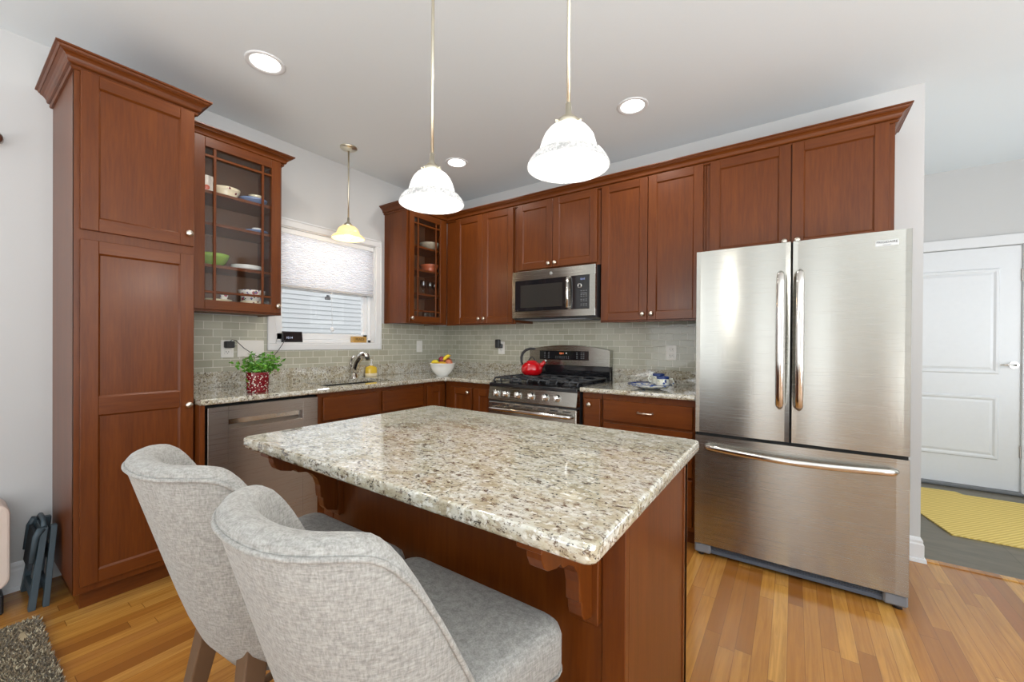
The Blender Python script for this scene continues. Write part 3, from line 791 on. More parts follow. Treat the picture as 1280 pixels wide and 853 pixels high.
bm = new(); P = [(2.680, YF+.004, .637), (2.69, YF-.014, .636)] + [(2.70+.76*i/18, YF-.020-.034*math.sin(PI*(.05+.9*i/18)), .636-.012*math.sin(PI*i/18)) for i in range(19)] + [(3.472, YF-.014, .636), (3.482, YF+.004, .637)]
tube(bm, P, [.009, .013]+[.0155]*19+[.013, .009], 16, flat=((0, 1, 0), .6)); obj('handle', bm, CHROME, d3)
for d_, a, c in ((d1, X0+.004, XM-.006), (d2, XM+.006, X1-.004)):
    pass
bm = new(); box(bm, X0+.004, X1-.004, YF+.018, YF+.07, .693, .714); box(bm, XM-.004, XM+.004, YF+.018, YF+.07, .71, 1.74); obj('door_gasket', bm, DARKGAP, fr)
bm = new()
for a, c in ((X0, X0+.085), (X1-.085, X1)): bm = new(); box(bm, a, c, YF+.012, YF+.08, .018, .074, .008); obj('foot_cover', bm, GREYP, fr)
bm = new()
box(bm, X0+.08, X1-.08, YF+.030, YF+.06, .020, .040, .002)
for k in range(4): box(bm, X0+.08, X1-.08, YF+.034, YF+.07, .042+k*.008, .046+k*.008)
box(bm, X0+.08, X1-.08, YF+.06, YF+.075, .02, .074); obj('base_grille', bm, plain('grille_slate', srgb(84, 92, 104), .45), fr)
bm = new()
for a in (X0+.03, X1-.03): bm = new(); cyl(bm, (a, YF+.045, 0), (a, YF+.045, .02), .016, .016, 14); obj('leveling_foot', bm, BLACKP, fr)
bm = new(); box(bm, 3.398, 3.479, YF-.001, YF+.006, 1.672, 1.700, .002); bd = obj('badge', bm, plain('badge_silver', srgb(205, 208, 208), .3), d2)
text('badge_lettering', 'FRIGIDAIRE', .0145, BLACKP, bd, (3.4385, YF-.0015, 1.690), spacing=1.0)
text('badge_lettering', 'GALLERY', .006, GREYP, bd, (3.4385, YF-.0015, 1.678), spacing=1.2)

# ================================================================== gas range
rg = thing('gas_range', 'stainless steel gas range with black grates and knobs along the front', 'range', (1.508, -.36, 0))
A, B = 1.130, 1.886; YR = -.690
bm = new(); box(bm, A+.003, B-.003, -.64, -.03, .02, .885, .002); obj('body', bm, BLACKP, rg)
bm = new(); poly(bm, [(YR+.06, .775), (YR+.002, .775), (YR, .780), (YR+.020, .884), (YR+.06, .884)], 'x', A, B); cp = obj('control_panel', bm, STEEL, rg)
bm = new(); box(bm, A, B, YR+.010, -.03, .884, .903, .006); box(bm, A, B, YR+.008, YR+.05, .876, .905, .006); obj('cooktop', bm, ENAMEL, rg)
for x in (1.205, 1.293, 1.405, 1.522, 1.640, 1.735):
    bm = new(); rot = Vector((0, -1, .19)).to_track_quat('Z', 'Y').to_matrix(); c = (x, YR+.011, .828)
    lathe(bm, [(0, 0), (.027, 0), (.027, .004), (.023, .006), (.021, .024), (.018, .028), (0, .028)], c, 24, rot=rot)
    v = box(bm, x-.005, x+.005, YR-.038, YR-.012, .812, .852, .002); obj('knob', bm, CHROME, rg)
bm = new(); box(bm, A, B, YR+.008, -.60, .762, .778); obj('vent_gap', bm, BLACKP, rg)
bm = new(); box(bm, A, B, YR, -.63, .18, .760, .005); od = obj('oven_door', bm, STEEL, rg)
bm = new()
for k, x in enumerate((1.20, 1.30, 1.40, 1.508, 1.615, 1.715, 1.815)): bm = new(); box(bm, x-.030, x+.030, YR-.0015, YR+.01, .738, .745); obj('vent_slot', bm, BLACKP, od)
bm = new(); P = [(1.160, YR, .708), (1.165, YR-.03, .711)] + [(1.18+.656*i/16, YR-.038-.020*math.sin(PI*i/16), .712+.004*math.sin(PI*i/16)) for i in range(17)] + [(1.851, YR-.03, .711), (1.856, YR, .708)]
tube(bm, P, [.010]+[.0135]*19+[.010][:1], 14); obj('handle', bm, CHROME, od)
bm = new(); box(bm, 1.23, 1.786, YR-.003, YR+.01, .33, .60, .003); obj('oven_window', bm, BLACKG, od)
bm = new(); box(bm, A, B, YR, -.63, .05, .172, .004); obj('warming_drawer', bm, STEEL, rg)
# backguard
bm = new(); box(bm, A+.004, B-.004, -.072, -.012, .900, 1.035, .002); obj('backguard_panel', bm, BLACKG, rg)
bm = new(); n = 16; top = [(A+(B-A)*i/n, 1.160+.040*(1-abs(2*i/n-1)**2.2)) for i in range(n+1)]
poly(bm, [(A, 1.025)]+top+[(B, 1.025)], 'y', -.088, -.010); bg = obj('backguard', bm, STEEL, rg, bevel=.004)
bm = new(); box(bm, 1.236, 1.705, -.0895, -.080, 1.073, 1.150, .001); dp = obj('display', bm, BLACKG, bg)
gl = plain('button_print_grey', srgb(120, 122, 124), .5)
bm = new()
for x in (1.29, 1.33, 1.60, 1.64, 1.66):
    for z in (1.09, 1.105, 1.12, 1.134): box(bm, x-.006, x+.006, -.0902, -.089, z-.0022, z+.0022)
for x in (1.40, 1.42, 1.44, 1.46, 1.48, 1.50, 1.52):
    for z in (1.088, 1.102): box(bm, x-.004, x+.004, -.0902, -.089, z-.002, z+.002)
obj('button', bm, gl, dp)
ob = text('clock_digits', '12:11', .020, emis('red_display_glow', (1, .25, .08), 1.2), dp, (1.455, -.0903, 1.128))
bm = new(); lathe(bm, [(0, 0), (.0065, 0), (.0065, .001), (0, .001)], (1.500, -.0897, 1.130), 16, rot=Matrix.Rotation(R(90), 3, 'X')); obj('logo', bm, PLATEW, dp)
# burners and grates
for x, y in ((1.27, -.52), (1.27, -.22), (1.508, -.37), (1.746, -.52), (1.746, -.22)):
    bm = new(); lathe(bm, [(0, 0), (.050, 0), (.050, .006), (.040, .010), (.036, .018), (.034, .020), (0, .020)], (x, y, .903), 24); obj('burner', bm, IRON, rg)
for gx in (1.262, 1.508, 1.754):
    bm = new(); hw = .115; y0, y1 = -.640, -.110; zt = .940
    def bar(p, q, r=.0065): cyl(bm, p, q, r, r, 8)
    for x in (gx-hw, gx+hw):
        tube(bm, [(x, y0+.02, .906), (x, y0, .922), (x, y0+.02, zt), (x, (y0+y1)/2, zt), (x, y1-.02, zt), (x, y1, .922), (x, y1-.02, .906)], .0075, 8)
    for y in (y0+.02, -.37, y1-.02): bar((gx-hw, y, zt), (gx+hw, y, zt), .007)
    for cy in (-.52, -.22):
        for dx_, dy_ in ((1, 0), (-1, 0), (0, 1), (0, -1)):
            bar((gx+dx_*hw if dx_ else gx, cy+dy_*.135 if dy_ else cy, zt), (gx+dx_*.03, cy+dy_*.03, zt+.004))
    for sx in (-1, 1):
        tube(bm, [(gx+sx*.05, y0+.016, .908), (gx+sx*.05, y0-.004, .925), (gx+sx*.05, y0+.02, zt+.004), (gx+sx*.05, y0+.07, zt)], .007, 8)
    obj('grate', bm, IRON, rg)

# ================================================================== microwave
mw = thing('microwave', 'stainless steel over-the-range microwave with black door glass', 'microwave', (1.512, -.2, 1.42))
A, B, YM, Z0, Z1 = 1.140, 1.886, -.385, 1.422, 1.806
bm = new(); box(bm, A, B, YM+.03, -.012, Z0-.012, Z1, .003); obj('body', bm, BLACKP, mw)
bm = new(); F = FB(YM); V0, V1 = 1.478, 1.728
mb(bm, F, A, B, -.03, 0, V1, Z1, .003); mb(bm, F, A, B, -.03, 0, Z0, V0, .003)
mb(bm, F, A, A+.030, -.03, -.0003, V0-.003, V1+.003); mb(bm, F, 1.841, B, -.03, -.0003, V0-.003, V1+.003); mb(bm, F, 1.658, 1.69, -.03, -.0003, V0-.003, V1+.003)
obj('front_frame', bm, STEEL, mw)
bm = new(); mb(bm, F, A+.030, 1.659, -.02, .001, V0, V1, .001); gd = obj('door_glass', bm, BLACKG, mw)
bm = new(); mb(bm, F, 1.225, 1.615, .0008, .0014, 1.505, 1.690); obj('window', bm, plain('mesh_window_dark', (.035, .033, .030), .12), gd)
bm = new(); mb(bm, F, 1.689, 1.841, -.02, .001, V0, V1, .001); pp = obj('control_panel', bm, BLACKG, mw)
bm = new()
for x in (1.775, 1.795, 1.815):
    for z in (1.50, 1.512, 1.535, 1.547, 1.570, 1.582, 1.612): mb(bm, F, x-.006, x+.006, .0008, .0014, z-.0018, z+.0018)
mb(bm, F, 1.770, 1.82, .0008, .0014, 1.592, 1.596)
obj('button', bm, gl, pp)
bm = new(); lathe(bm, [(.013, 0), (.018, 0), (.018, .004), (.013, .006), (.013, 0)], (1.762, YM-.001, 1.650), 20, rot=Matrix.Rotation(R(90), 3, 'X')); obj('dial', bm, CHROME, pp)
text('display_digits', '12:11', .018, emis('dim_blue_display', (.3, .4, .8), .25), pp, (1.785, YM-.0016, 1.700))
bm = new(); P = [(1.672, YM, V0+.008), (1.672, YM-.028, V0+.014), (1.672, YM-.034, 1.60), (1.672, YM-.028, V1-.014), (1.672, YM, V1-.008)]
tube(bm, P, [.011, .013, .013, .013, .011], 12); obj('handle', bm, CHROME, gd)
bm = new(); lathe(bm, [(0, 0), (.014, 0), (.014, .0012), (0, .0012)], (1.512, YM, 1.768), 24, rot=Matrix.Rotation(R(90), 3, 'X')); lg = obj('logo', bm, plain('logo_grey', srgb(140, 140, 138), .4), mw)
text('logo_lettering', 'GE', .014, PLATEW, lg, (1.512, YM-.0018, 1.768))
text('maker_mark', 'GE', .007, gl, gd, (1.195, YM-.0016, 1.486))
bm = new(); box(bm, A+.10, B-.10, YM+.05, -.08, Z0-.020, Z0-.010); obj('vent_grille', bm, GREYP, mw)

# ================================================================== island
il = thing('kitchen_island', 'dark cherry kitchen island with granite top in the centre', 'kitchen island', (2.26, -2.2, 0))
IX0, IX1, IY0, IY1 = 1.715, 2.815, -2.375, -1.845
bm = new(); box(bm, IX0+.01, IX1-.006, IY0+.006, IY1+.075, 0, .882); box(bm, IX0+.01, IX1-.006, IY1+.07, IY1-.02, .10, .882); obj('body', bm, WOOD, il)
bm = new(); box(bm, IX0+.05, IX1-.045, IY0, IY0+.008, .0, .882); obj('stool_side_panel', bm, WOOD, il)
bm = new()
for a, c in ((IX0, IX0+.055), (IX1-.050, IX1)): bm = new(); box(bm, a, c, IY0-.003, IY0+.02, 0, .882, .0015); obj('corner_stile', bm, WOOD, il)
bm = new(); box(bm, IX1-.008, IX1, IY0+.02, IY1-.016, 0, .882); box(bm, IX1-.02, IX1+.004, IY1-.018, IY1, .10, .882, .0015); obj('end_panel', bm, WOOD, il)
bm = new(); box(bm, IX0+.05, IX1-.05, IY1+.07, IY1+.075, 0, .1); obj('toe_kick', bm, DARKGAP, il)
FI = lambda u, w, v: (u, IY1-.02+w, v)
for k in range(3):
    a = IX0+.02+k*.355; o = obj('door', door_bm(FI, a, a+.345, .12, .86), [WOOD, WOODX], il); knob(o, FI, a+.31, .80)
# granite slab with rounded corners
def rrect(x0, x1, y0, y1, r, n=5):
    P = []
    for cx, cy, a0 in ((x1-r, y1-r, 0), (x0+r, y1-r, 90), (x0+r, y0+r, 180), (x1-r, y0+r, 270)):
        for i in range(n+1): a = R(a0+90*i/n); P.append((cx+r*math.cos(a), cy+r*math.sin(a)))
    return P
def slab(bm, x0, x1, y0, y1, z0, z1, r, e, mi=0, n=5):
    """plate with rounded corners and eased top and bottom edge"""
    lv = [(e, z0), (e*.3, z0+e*.3), (0, z0+e), (0, z1-e), (e*.3, z1-e*.3), (e, z1)]
    rings = [[bm.verts.new((x, y, z)) for x, y in rrect(x0+o, x1-o, y0+o, y1-o, max(.001, r-o), n)] for o, z in lv]
    for A_, B_ in zip(rings, rings[1:]):
        k = len(A_)
        for i in range(k): f = bm.faces.new([A_[i], A_[(i+1) % k], B_[(i+1) % k], B_[i]]); f.smooth = True; f.material_index = mi
    bm.faces.new(rings[0][::-1]); bm.faces.new(rings[-1])
bm = new(); slab(bm, 1.671, 2.853, -2.627, -1.806, .882, .914, .022, .006); obj('granite_top', bm, GRANITE, il)
# scrolled corbels
def corbel(x):
    c = [( -2.378, .880), (-2.610, .880), (-2.610, .866), (-2.598, .862)]
    c += [(-2.598+.028*(1-math.cos(a)), .862-.042*math.sin(a)) for a in [R(k) for k in (20, 50, 80)]]
    c += [(-2.545, .812), (-2.530, .813), (-2.522, .802)]
    c += [(-2.522+.072*math.sin(a), .802-.075*(1-math.cos(a))) for a in [R(k) for k in (20, 40, 60, 80, 95)]]
    c += [(-2.448, .700), (-2.440, .696), (-2.440, .685)]
    c += [(-2.440+.028*(1-math.cos(a)), .685-.038*math.sin(a)) for a in [R(k) for k in (30, 60, 90)]]
    c += [(-2.392, .640), (-2.378, .632)]
    bm = new(); poly(bm, c, 'x', x-.016, x+.016)
    o = obj('corbel', bm, WOOD, il, bevel=.002)
    bm = new(); box(bm, x-.028, x+.030, -2.392, -2.374, .625, .880, .002); obj('back_plate', bm, WOOD, o)
    bm = new(); box(bm, x-.026, x+.026, -2.615, -2.378, .868, .882, .002); obj('cap', bm, WOODY, o)
corbel(1.800); corbel(2.732)

# ================================================================== counter stools
def make_stool(loc, label):
    t = thing('counter_stool', label, 'stool', loc, 'upholstered counter stools at the island')
    t.pop('group') if False else None
    ox, oy = loc[0], loc[1]
    # tub back
    N = 56; y0b, d_ = .050, .222; wb = .202; ne = 2.4
    def plan(th):
        c, s = math.cos(th), math.sin(th)
        return wb*math.copysign(abs(c)**(2/ne), -c), y0b - d_*abs(s)**(2/ne)
    TOPS = [(-.30, .970), (-.12, .972), (-.085, .958), (-.047, .856), (-.020, .740), (.005, .665), (.035, .625), (.06, .61)]
    def top(yb):
        def f(q):
            for (a, za), (b_, zb_) in zip(TOPS, TOPS[1:]):
                if q <= b_: return za+(zb_-za)*max(0, q-a)/(b_-a)
            return TOPS[-1][1]
        return sum(f(yb+d) for d in (-.016, -.008, 0, .008, .016))/5
    def pos(x, y, z):
        L = (z-.5)/.47; back = min(1, max(0, (y0b-y)/d_))
        rb = max(0, 1-(z-.475)/.22)                  # rounder in plan towards the bottom
        k = 1-.07*rb*rb
        return (ox + x*k*(1+.09*L), oy + y*(1-.06*rb*rb) - .135*L*(.65+.35*back), z)
    ths = []
    # even spacing along the U
    M_ = 400; pl_ = [plan(PI*i/M_) for i in range(M_+1)]; acc = [0]
    for a, b_ in zip(pl_, pl_[1:]): acc.append(acc[-1]+math.dist(a, b_))
    j = 0; pts = []
    for k in range(N+1):
        target = acc[-1]*k/N
        while j < M_ and acc[j] < target: j += 1
        pts.append(pl_[j])
    nrm = []
    for k in range(N+1):
        a, b_ = pts[max(0, k-1)], pts[min(N, k+1)]
        dx, dy = b_[0]-a[0], b_[1]-a[1]; l = math.hypot(dx, dy); nrm.append((-dy/l, dx/l))
    bm = new(); th0 = .046; secs = []; piping = []; rimp = []
    for k, ((x, y), (nx, ny)) in enumerate(zip(pts, nrm)):
        endf = min(1, min(k, N-k)/2.0); th = th0*(.35+.65*endf)
        # make normals point inwards
        if nx*x + ny*(y+.02) > 0: nx, ny = -nx, -ny
        zt = top(y); zb = .475
        lv = []
        for q in range(9):      # outer, bottom to top (bottom tucks under)
            z = zb + (zt-th*.45-zb)*q/8
            ins = .022*max(0, 1-q/1.6)**2
            lv.append((ins, z))
        for q in (25, 50, 75, 90, 110, 135, 160): # rounded rim
            a = R(q); lv.append((th/2*(1-math.cos(a)), zt-th*.45+th*.45*math.sin(a)))
        for q in range(8): lv.append((th*(1-.0*q), zt-th*.45-(zt-th*.45-.56)*min(1, (q+1)/7) if q < 7 else zb+.01))
        sec = [bm.verts.new(pos(x+nx*o, y+ny*o, z)) for o, z in lv]
        secs.append(sec)
        piping.append(Vector(pos(x-nx*.001, y-ny*.001, zt-th*.45)))
    n = len(secs[0])
    for A_, B_ in zip(secs, secs[1:]):
        for i in range(n): f = bm.faces.new([A_[i], A_[(i+1) % n], B_[(i+1) % n], B_[i]]); f.smooth = True
    bm.faces.new(secs[0][::-1]); bm.faces.new(secs[-1])
    br = obj('backrest', bm, LINEN, t)
    bm = new(); tube(bm, piping, .0042, 8); obj('piping', bm, LINEN, br)
    # seat cushion
    sx_ = lambda px, py: ox+(px-ox)*(1-.40*max(0, (oy+.12-py)/.29)**1.2)
    bm = new(); rings = []
    x0, x1, sy0, sy1 = -.233, .233, -.13, .222
    lv = [(.02, .555), (.004, .558), (0, .57), (0, .625), (.004, .640), (.014, .650), (.03, .655), (.09, .661), (.16, .664)]
    for o, z in lv:
        ring = []
        for (px_, py_) in rrect(ox+x0+o, ox+x1-o, oy+sy0+o, oy+sy1-o, max(.004, .045-o*.5), 5): ring.append(bm.verts.new((sx_(px_, py_), py_, z)))
        rings.append(ring)
    for A_, B_ in zip(rings, rings[1:]):
        k = len(A_)
        for i in range(k): f = bm.faces.new([A_[i], A_[(i+1) % k], B_[(i+1) % k], B_[i]]); f.smooth = True
    bm.faces.new(rings[0][::-1]); bm.faces.new(rings[-1])
    st = obj('seat', bm, LINEN, t)
    bm = new(); tube(bm, [(sx_(px_, py_), py_, .561) for px_, py_ in rrect(ox+x0+.001, ox+x1-.001, oy+sy0+.001, oy+sy1-.001, .045, 5)]+[(ox+x1-.001, oy+sy1-.046, .561)], .003, 6); obj('piping', bm, LINEN, st)
    # legs and foot rails
    tops = [(-.19, .185), (.19, .185), (.105, -.115), (-.105, -.115)]; bots = [(-.215, .22), (.215, .22), (.185, -.215), (-.185, -.215)]
    for (a, b_), (c, d2_) in zip(tops, bots):
        bm = new(); r0, r1 = .024, .014; vs = []
        for (x, y, z, r) in ((ox+c, oy+d2_, 0, r1), (ox+a, oy+b_, .565, r0)):
            vs.append([bm.verts.new((x+sx*r, y+sy*r, z)) for sx, sy in ((-1, -1), (1, -1), (1, 1), (-1, 1))])
        for i in range(4): bm.faces.new([vs[0][i], vs[0][(i+1) % 4], vs[1][(i+1) % 4], vs[1][i]])
        bm.faces.new(vs[0][::-1]); bm.faces.new(vs[1]); obj('leg', bm, LEGW, t, bevel=.003)
    bm = new(); g = .22/.565
    L4 = [(a+(c-a)*(1-g), b_+(d2_-b_)*(1-g)) for (a, b_), (c, d2_) in zip(tops, bots)]
    for i in range(4):
        p, q = L4[i], L4[(i+1) % 4]; tube(bm, [(ox+p[0], oy+p[1], .22), (ox+q[0], oy+q[1], .22)], .011, 8)
    obj('foot_rail', bm, LEGW, t)
    return t
st1 = make_stool((2.008, -2.655, 0), 'light grey upholstered counter stool nearer the pantry, left of the pair')
st2 = make_stool((2.485, -2.655, 0), 'light grey upholstered counter stool nearest the camera, right of the pair')

# ================================================================== lamps
def pendant(name, label, x, y, zc_top, mat_, r=.112, k=1.0, glow=8, col=(1, .95, .88), metal=BRASS, group=None, rim=None):
    t = thing(name, label, 'pendant light', (x, y, ZC), group)
    bm = new(); lathe(bm, [(0, ZC), (.062, ZC), (.062, ZC-.006), (.055, ZC-.014), (.03, ZC-.022), (.012, ZC-.028), (0, ZC-.028)], (x, y, 0), 28); obj('canopy', bm, metal, t)
    zt = zc_top
    bm = new(); cyl(bm, (x, y, ZC-.02), (x, y, zt+.05), .0055, .0055, 12); obj('stem', bm, metal, t)
    bm = new(); lathe(bm, [(0, zt+.062), (.008, zt+.062), (.009, zt+.03), (.018, zt+.024), (.020, zt+.016), (.030, zt+.014), (.032, zt+.002), (.029, zt-.006), (0, zt-.006)], (x, y, 0), 24)
    for a in (0, 120, 240): cyl(bm, (x+.030*math.cos(R(a)), y+.030*math.sin(R(a)), zt+.006), (x+.040*math.cos(R(a)), y+.040*math.sin(R(a)), zt+.006), .004, .004, 8)
    obj('socket_cap', bm, metal, t)
    s = r/.112
    P = [(.026, 0), (.040, -.003), (.054, -.012), (.065, -.026), (.073, -.044), (.078, -.062), (.080, -.076)]
    Q = [(.080, -.076), (.084, -.080), (.090, -.082), (.098, -.088), (.106, -.098), (.111, -.108), (.1125, -.114)]
    def shell(P): return [(a*s, zt+b_*s*k) for a, b_ in P] + [(max(.001, a*s-.004), zt+b_*s*k-.001) for a, b_ in P][::-1]
    bm = new(); lathe(bm, shell(P), (x, y, 0), 48); ls = obj('lamp_shade', bm, mat_, t)
    bm = new(); lathe(bm, shell(Q), (x, y, 0), 48); obj('flared_rim', bm, rim or mat_, ls)
    bm = new(); zb = zt-.085*s*k; lathe(bm, [(0, zb+.045), (.014, zb+.04), (.018, zb+.02), (.026, zb), (.022, zb-.018), (.010, zb-.026), (0, zb-.027)], (x, y, 0), 20); obj('light_bulb', bm, BULB, t)
    l = bpy.data.lights.new('bulb_light', 'POINT'); l.energy = glow; l.color = col; l.shadow_soft_size = .04
    lo = bpy.data.objects.new('bulb_light', l); COL.objects.link(lo); lo.location = (0, 0, zb-.05-ZC); lo.parent = t
    return t
pendant('pendant_light', 'white glass bell pendant above the far end of the island, nearer the window wall', 2.047, -2.18, 1.812, SHADEW, rim=RIMW)
pendant('pendant_light', 'white glass bell pendant nearest the camera, right of the other island pendant', 2.577, -2.18, 1.812, SHADEW, rim=RIMW)
pendant('pendant_light', 'small amber glass pendant hanging over the kitchen sink', .309, -1.374, 2.095, SHADEY, r=.118, k=.80, glow=2.5, col=(1, .78, .5))
def downlight(x, y, label):
    t = thing('recessed_light', label, 'recessed light', (x, y, ZC))
    bm = new(); lathe(bm, [(.094, ZC), (.094, ZC-.004), (.088, ZC-.007), (.076, ZC-.004), (.066, ZC+.0), (.094, ZC)], (x, y, 0), 40); obj('trim_ring', bm, WHITEP, t)
    bm = new(); lathe(bm, [(0, ZC-.0025), (.069, ZC-.0025), (.069, ZC-.001), (0, ZC-.001)], (x, y, 0), 40); obj('lens', bm, LENS, t)
    l = bpy.data.lights.new('downlight_beam', 'AREA'); l.shape = 'DISK'; l.size = .13; l.energy = 4; l.color = (1, .96, .9)
    lo = bpy.data.objects.new('downlight_beam', l); COL.objects.link(lo); lo.location = (0, 0, -.010); lo.parent = t
downlight(.784, -2.172, 'round recessed ceiling light nearest the pantry')
downlight(2.258, -.696, 'round recessed ceiling light in front of the range wall, right of the pendants')
downlight(.813, -.722, 'small-looking recessed ceiling light in the far corner behind the pendants')

# ================================================================== outlets and plugs
def plate(name, label, F, u0, u1, v0, v1, kind, cat='outlet'):
    c = F((u0+u1)/2, 0, (v0+v1)/2); t = thing(name, label, cat, c)
    bm = new(); mb(bm, F, u0, u1, 0, .006, v0, v1, .002); pl_ = obj('cover_plate', bm, PLATEW, t)
    um = (u0+u1)/2; vm = (v0+v1)/2
    if kind == 'outlet':
        for dv in (-.022, .022):
            bm = new(); mb(bm, F, um-.017, um+.017, .004, .008, vm+dv-.014, vm+dv+.014, .002); rc = obj('receptacle', bm, PLATEW, t)
            bm = new()
            for du in (-.007, .007): mb(bm, F, um+du-.0015, um+du+.0015, .0075, .0084, vm+dv-.002, vm+dv+.007)
            mb(bm, F, um-.0025, um+.0025, .0075, .0084, vm+dv-.010, vm+dv-.006); obj('slots', bm, BLACKP, rc)
    elif kind == 'switch':
        bm = new(); mb(bm, F, um-.016, um+.016, .004, .009, vm-.033, vm+.033, .002); obj('rocker', bm, PLATEW, t)
    return t
FTA, FTB = FA(.009), FB(-.009)
plate('outlet', 'white wall outlet nearest the pantry, black charger plugged in', FTA, -2.100, -2.026, 1.105, 1.222, 'outlet')
bl = plate('blank_cover_plate', 'wide plain white cover plate behind the potted plant', FTA, -2.004, -1.838, 1.106, 1.222, 'blank', 'cover plate')
plate('light_switch', 'white light switch plate between the window and the fruit bowl', FTA, -.424, -.350, 1.118, 1.232, 'switch', 'light switch')
plate('outlet', 'white wall outlet left of the range, black plug-in device in its upper half', FTB, .718, .795, 1.106, 1.228, 'outlet')
plate('outlet', 'white wall outlet between the range and the refrigerator', FTB, 2.298, 2.376, 1.091, 1.206, 'outlet')
bm = new(); mb(bm, FTA, -2.086, -2.030, .009, .040, 1.170, 1.214, .005)
tag(obj('phone_charger', bm, BLACKP, loc=(.03, -2.06, 1.19)), 'small black charger block plugged into the outlet beside the pantry', 'charger')
bm = new(); tube(bm, [(.045, -2.058, 1.212), (.055, -2.05, 1.224), (.055, -2.03, 1.22), (.05, -1.98, 1.170), (.06, -1.93, 1.13), (.07, -1.88, 1.10), (.06, -1.80, 1.10), (.05, -1.75, 1.16), (.035, -1.715, 1.205), (.004, -1.690, 1.222)], .0022, 8)
tag(obj('power_cord', bm, BLACKP, loc=(.05, -1.9, 1.1)), 'thin black cord looping from the charger behind the plant to the sill display', 'cord')
bm = new(); mb(bm, FTB, .706, .752, .006, .045, 1.165, 1.248, .006); mb(bm, FTB, .740, .778, .008, .04, 1.165, 1.205, .004)
tag(obj('plug_in_device', bm, BLACKP, loc=(.73, -.03, 1.2)), 'black plug-in device on the outlet left of the range', 'plug')

# ---- smart display and wood block on the sill
dsp = thing('clock_display', 'small black slanted display screen on the left of the window sill', 'clock display', (-.01, -1.62, 1.209))
bm = new(); poly(bm, [(-.030, 1.209), (-.004, 1.209), (-.002, 1.214), (-.014, 1.290), (-.019, 1.292), (-.022, 1.288)], 'y', -1.700, -1.552); obj('housing', bm, BLACKP, dsp, bevel=.003)
bm = new(); poly(bm, [(-.0035, 1.220), (-.0008, 1.220), (-.0098, 1.284), (-.0125, 1.284)], 'y', -1.694, -1.558); scr = obj('screen', bm, BLACKG, dsp)
o = text('screen_text', '10:14', .022, emis('dim_screen_digits', (.55, .6, .8), .35), scr, (.0012, -1.655, 1.243), 'x')
wb = thing('wooden_block_sign', 'small golden wooden block with burnt lettering at the right of the window sill', 'sign', (-.02, -1.03, 1.209))
bm = new(); box(bm, -.045, -.006, -1.118, -.985, 1.209, 1.262, .002); blk = obj('block', bm, plain('golden_pine', srgb(186, 146, 78), .5), wb)
text('lettering', 'PEACE', .030, plain('burnt_brown', srgb(84, 54, 28), .7), blk, (-.0052, -1.052, 1.236), 'x')

# ---- potted plant
pp_ = (.475, -2.073)
pt = thing('potted_plant', 'leafy green plant with small white flowers in a red and white mosaic pot', 'plant', (*pp_, .914))
bm = new(); lathe(bm, [(0, 0), (.056, 0), (.058, .004), (.061, .112), (.061, .118), (.055, .118), (.054, .100), (0, .096)], (*pp_, .914), 28); obj('pot', bm, MOSAIC, pt)
bm = new(); lathe(bm, [(0, .0), (.049, 0), (0, .006)], (*pp_, 1.008), 20); obj('soil', bm, plain('dark_soil', (.03, .02, .012), .9), pt)
rnd = random.Random(3)
bm = new(); bs = new(); bf = new()
for k in range(46):
    a = rnd.uniform(0, 2*PI); l = rnd.uniform(.05, .115); e = R(rnd.uniform(22, 85)); d_ = Vector((math.cos(a)*math.cos(e), math.sin(a)*math.cos(e), math.sin(e)))
    p0 = Vector((pp_[0]+.025*math.cos(a), pp_[1]+.025*math.sin(a), 1.010)); p1 = p0+d_*l*.9+Vector((0, 0, .02)); p1.z = max(p1.z, 1.045)
    tube(bs, [p0, p0.lerp(p1, .5)+Vector((0, 0, .012)), p1], .0014, 5)
    for q in range(13):
        c = p0.lerp(p1, rnd.uniform(.3, 1.12)) + Vector([rnd.uniform(-.016, .016) for _ in range(3)])
        u = Vector([rnd.uniform(-1, 1), rnd.uniform(-1, 1), rnd.uniform(-.3, .8)]).normalized(); v = u.cross(Vector([rnd.uniform(-1, 1) for _ in range(3)])).normalized(); w_ = u.cross(v)
        s = rnd.uniform(.014, .026)
        P = [c, c+u*s*.5+v*s*.42+w_*s*.15, c+u*s*1.25, c+u*s*.5-v*s*.42+w_*s*.15]; M1 = c+u*s*.6
        vs = [bm.verts.new(p) for p in P]; bm.faces.new([vs[0], vs[1], vs[2]]); bm.faces.new([vs[0], vs[2], vs[3]])
    if k % 3 != 2:
        c = p1+d_*.008+Vector((0, 0, .010)); 
        for q in range(5):
            a2 = 2*PI*q/5; u = Vector((math.cos(a2), math.sin(a2), .3)); v = Vector((-math.sin(a2), math.cos(a2), 0))
            vs = [bf.verts.new(p) for p in (c, c+u*.009+v*.006, c+u*.018, c+u*.009-v*.006)]; bf.faces.new(vs)
for k in range(14):                                # a stem trailing over the pot's side
    c = Vector((pp_[0]+.03+rnd.uniform(-.01, .01), pp_[1]-.062-rnd.uniform(0, .022), 1.03-k*.006)); s = .013
    u = Vector([rnd.uniform(-1, 1) for _ in range(3)]).normalized(); v = u.cross(Vector((0, .2, 1))).normalized()
    vs = [bm.verts.new(p) for p in (c, c+u*s*.5+v*s*.4, c+u*s*1.2, c+u*s*.5-v*s*.4)]; bm.faces.new(vs)
obj('foliage', bm, LEAFM, pt, fix=False); obj('stems', bs, plain('plant_stem', srgb(90, 120, 50), .6), pt); obj('flowers', bf, plain('white_petals', srgb(240, 240, 232), .6), pt, fix=False)

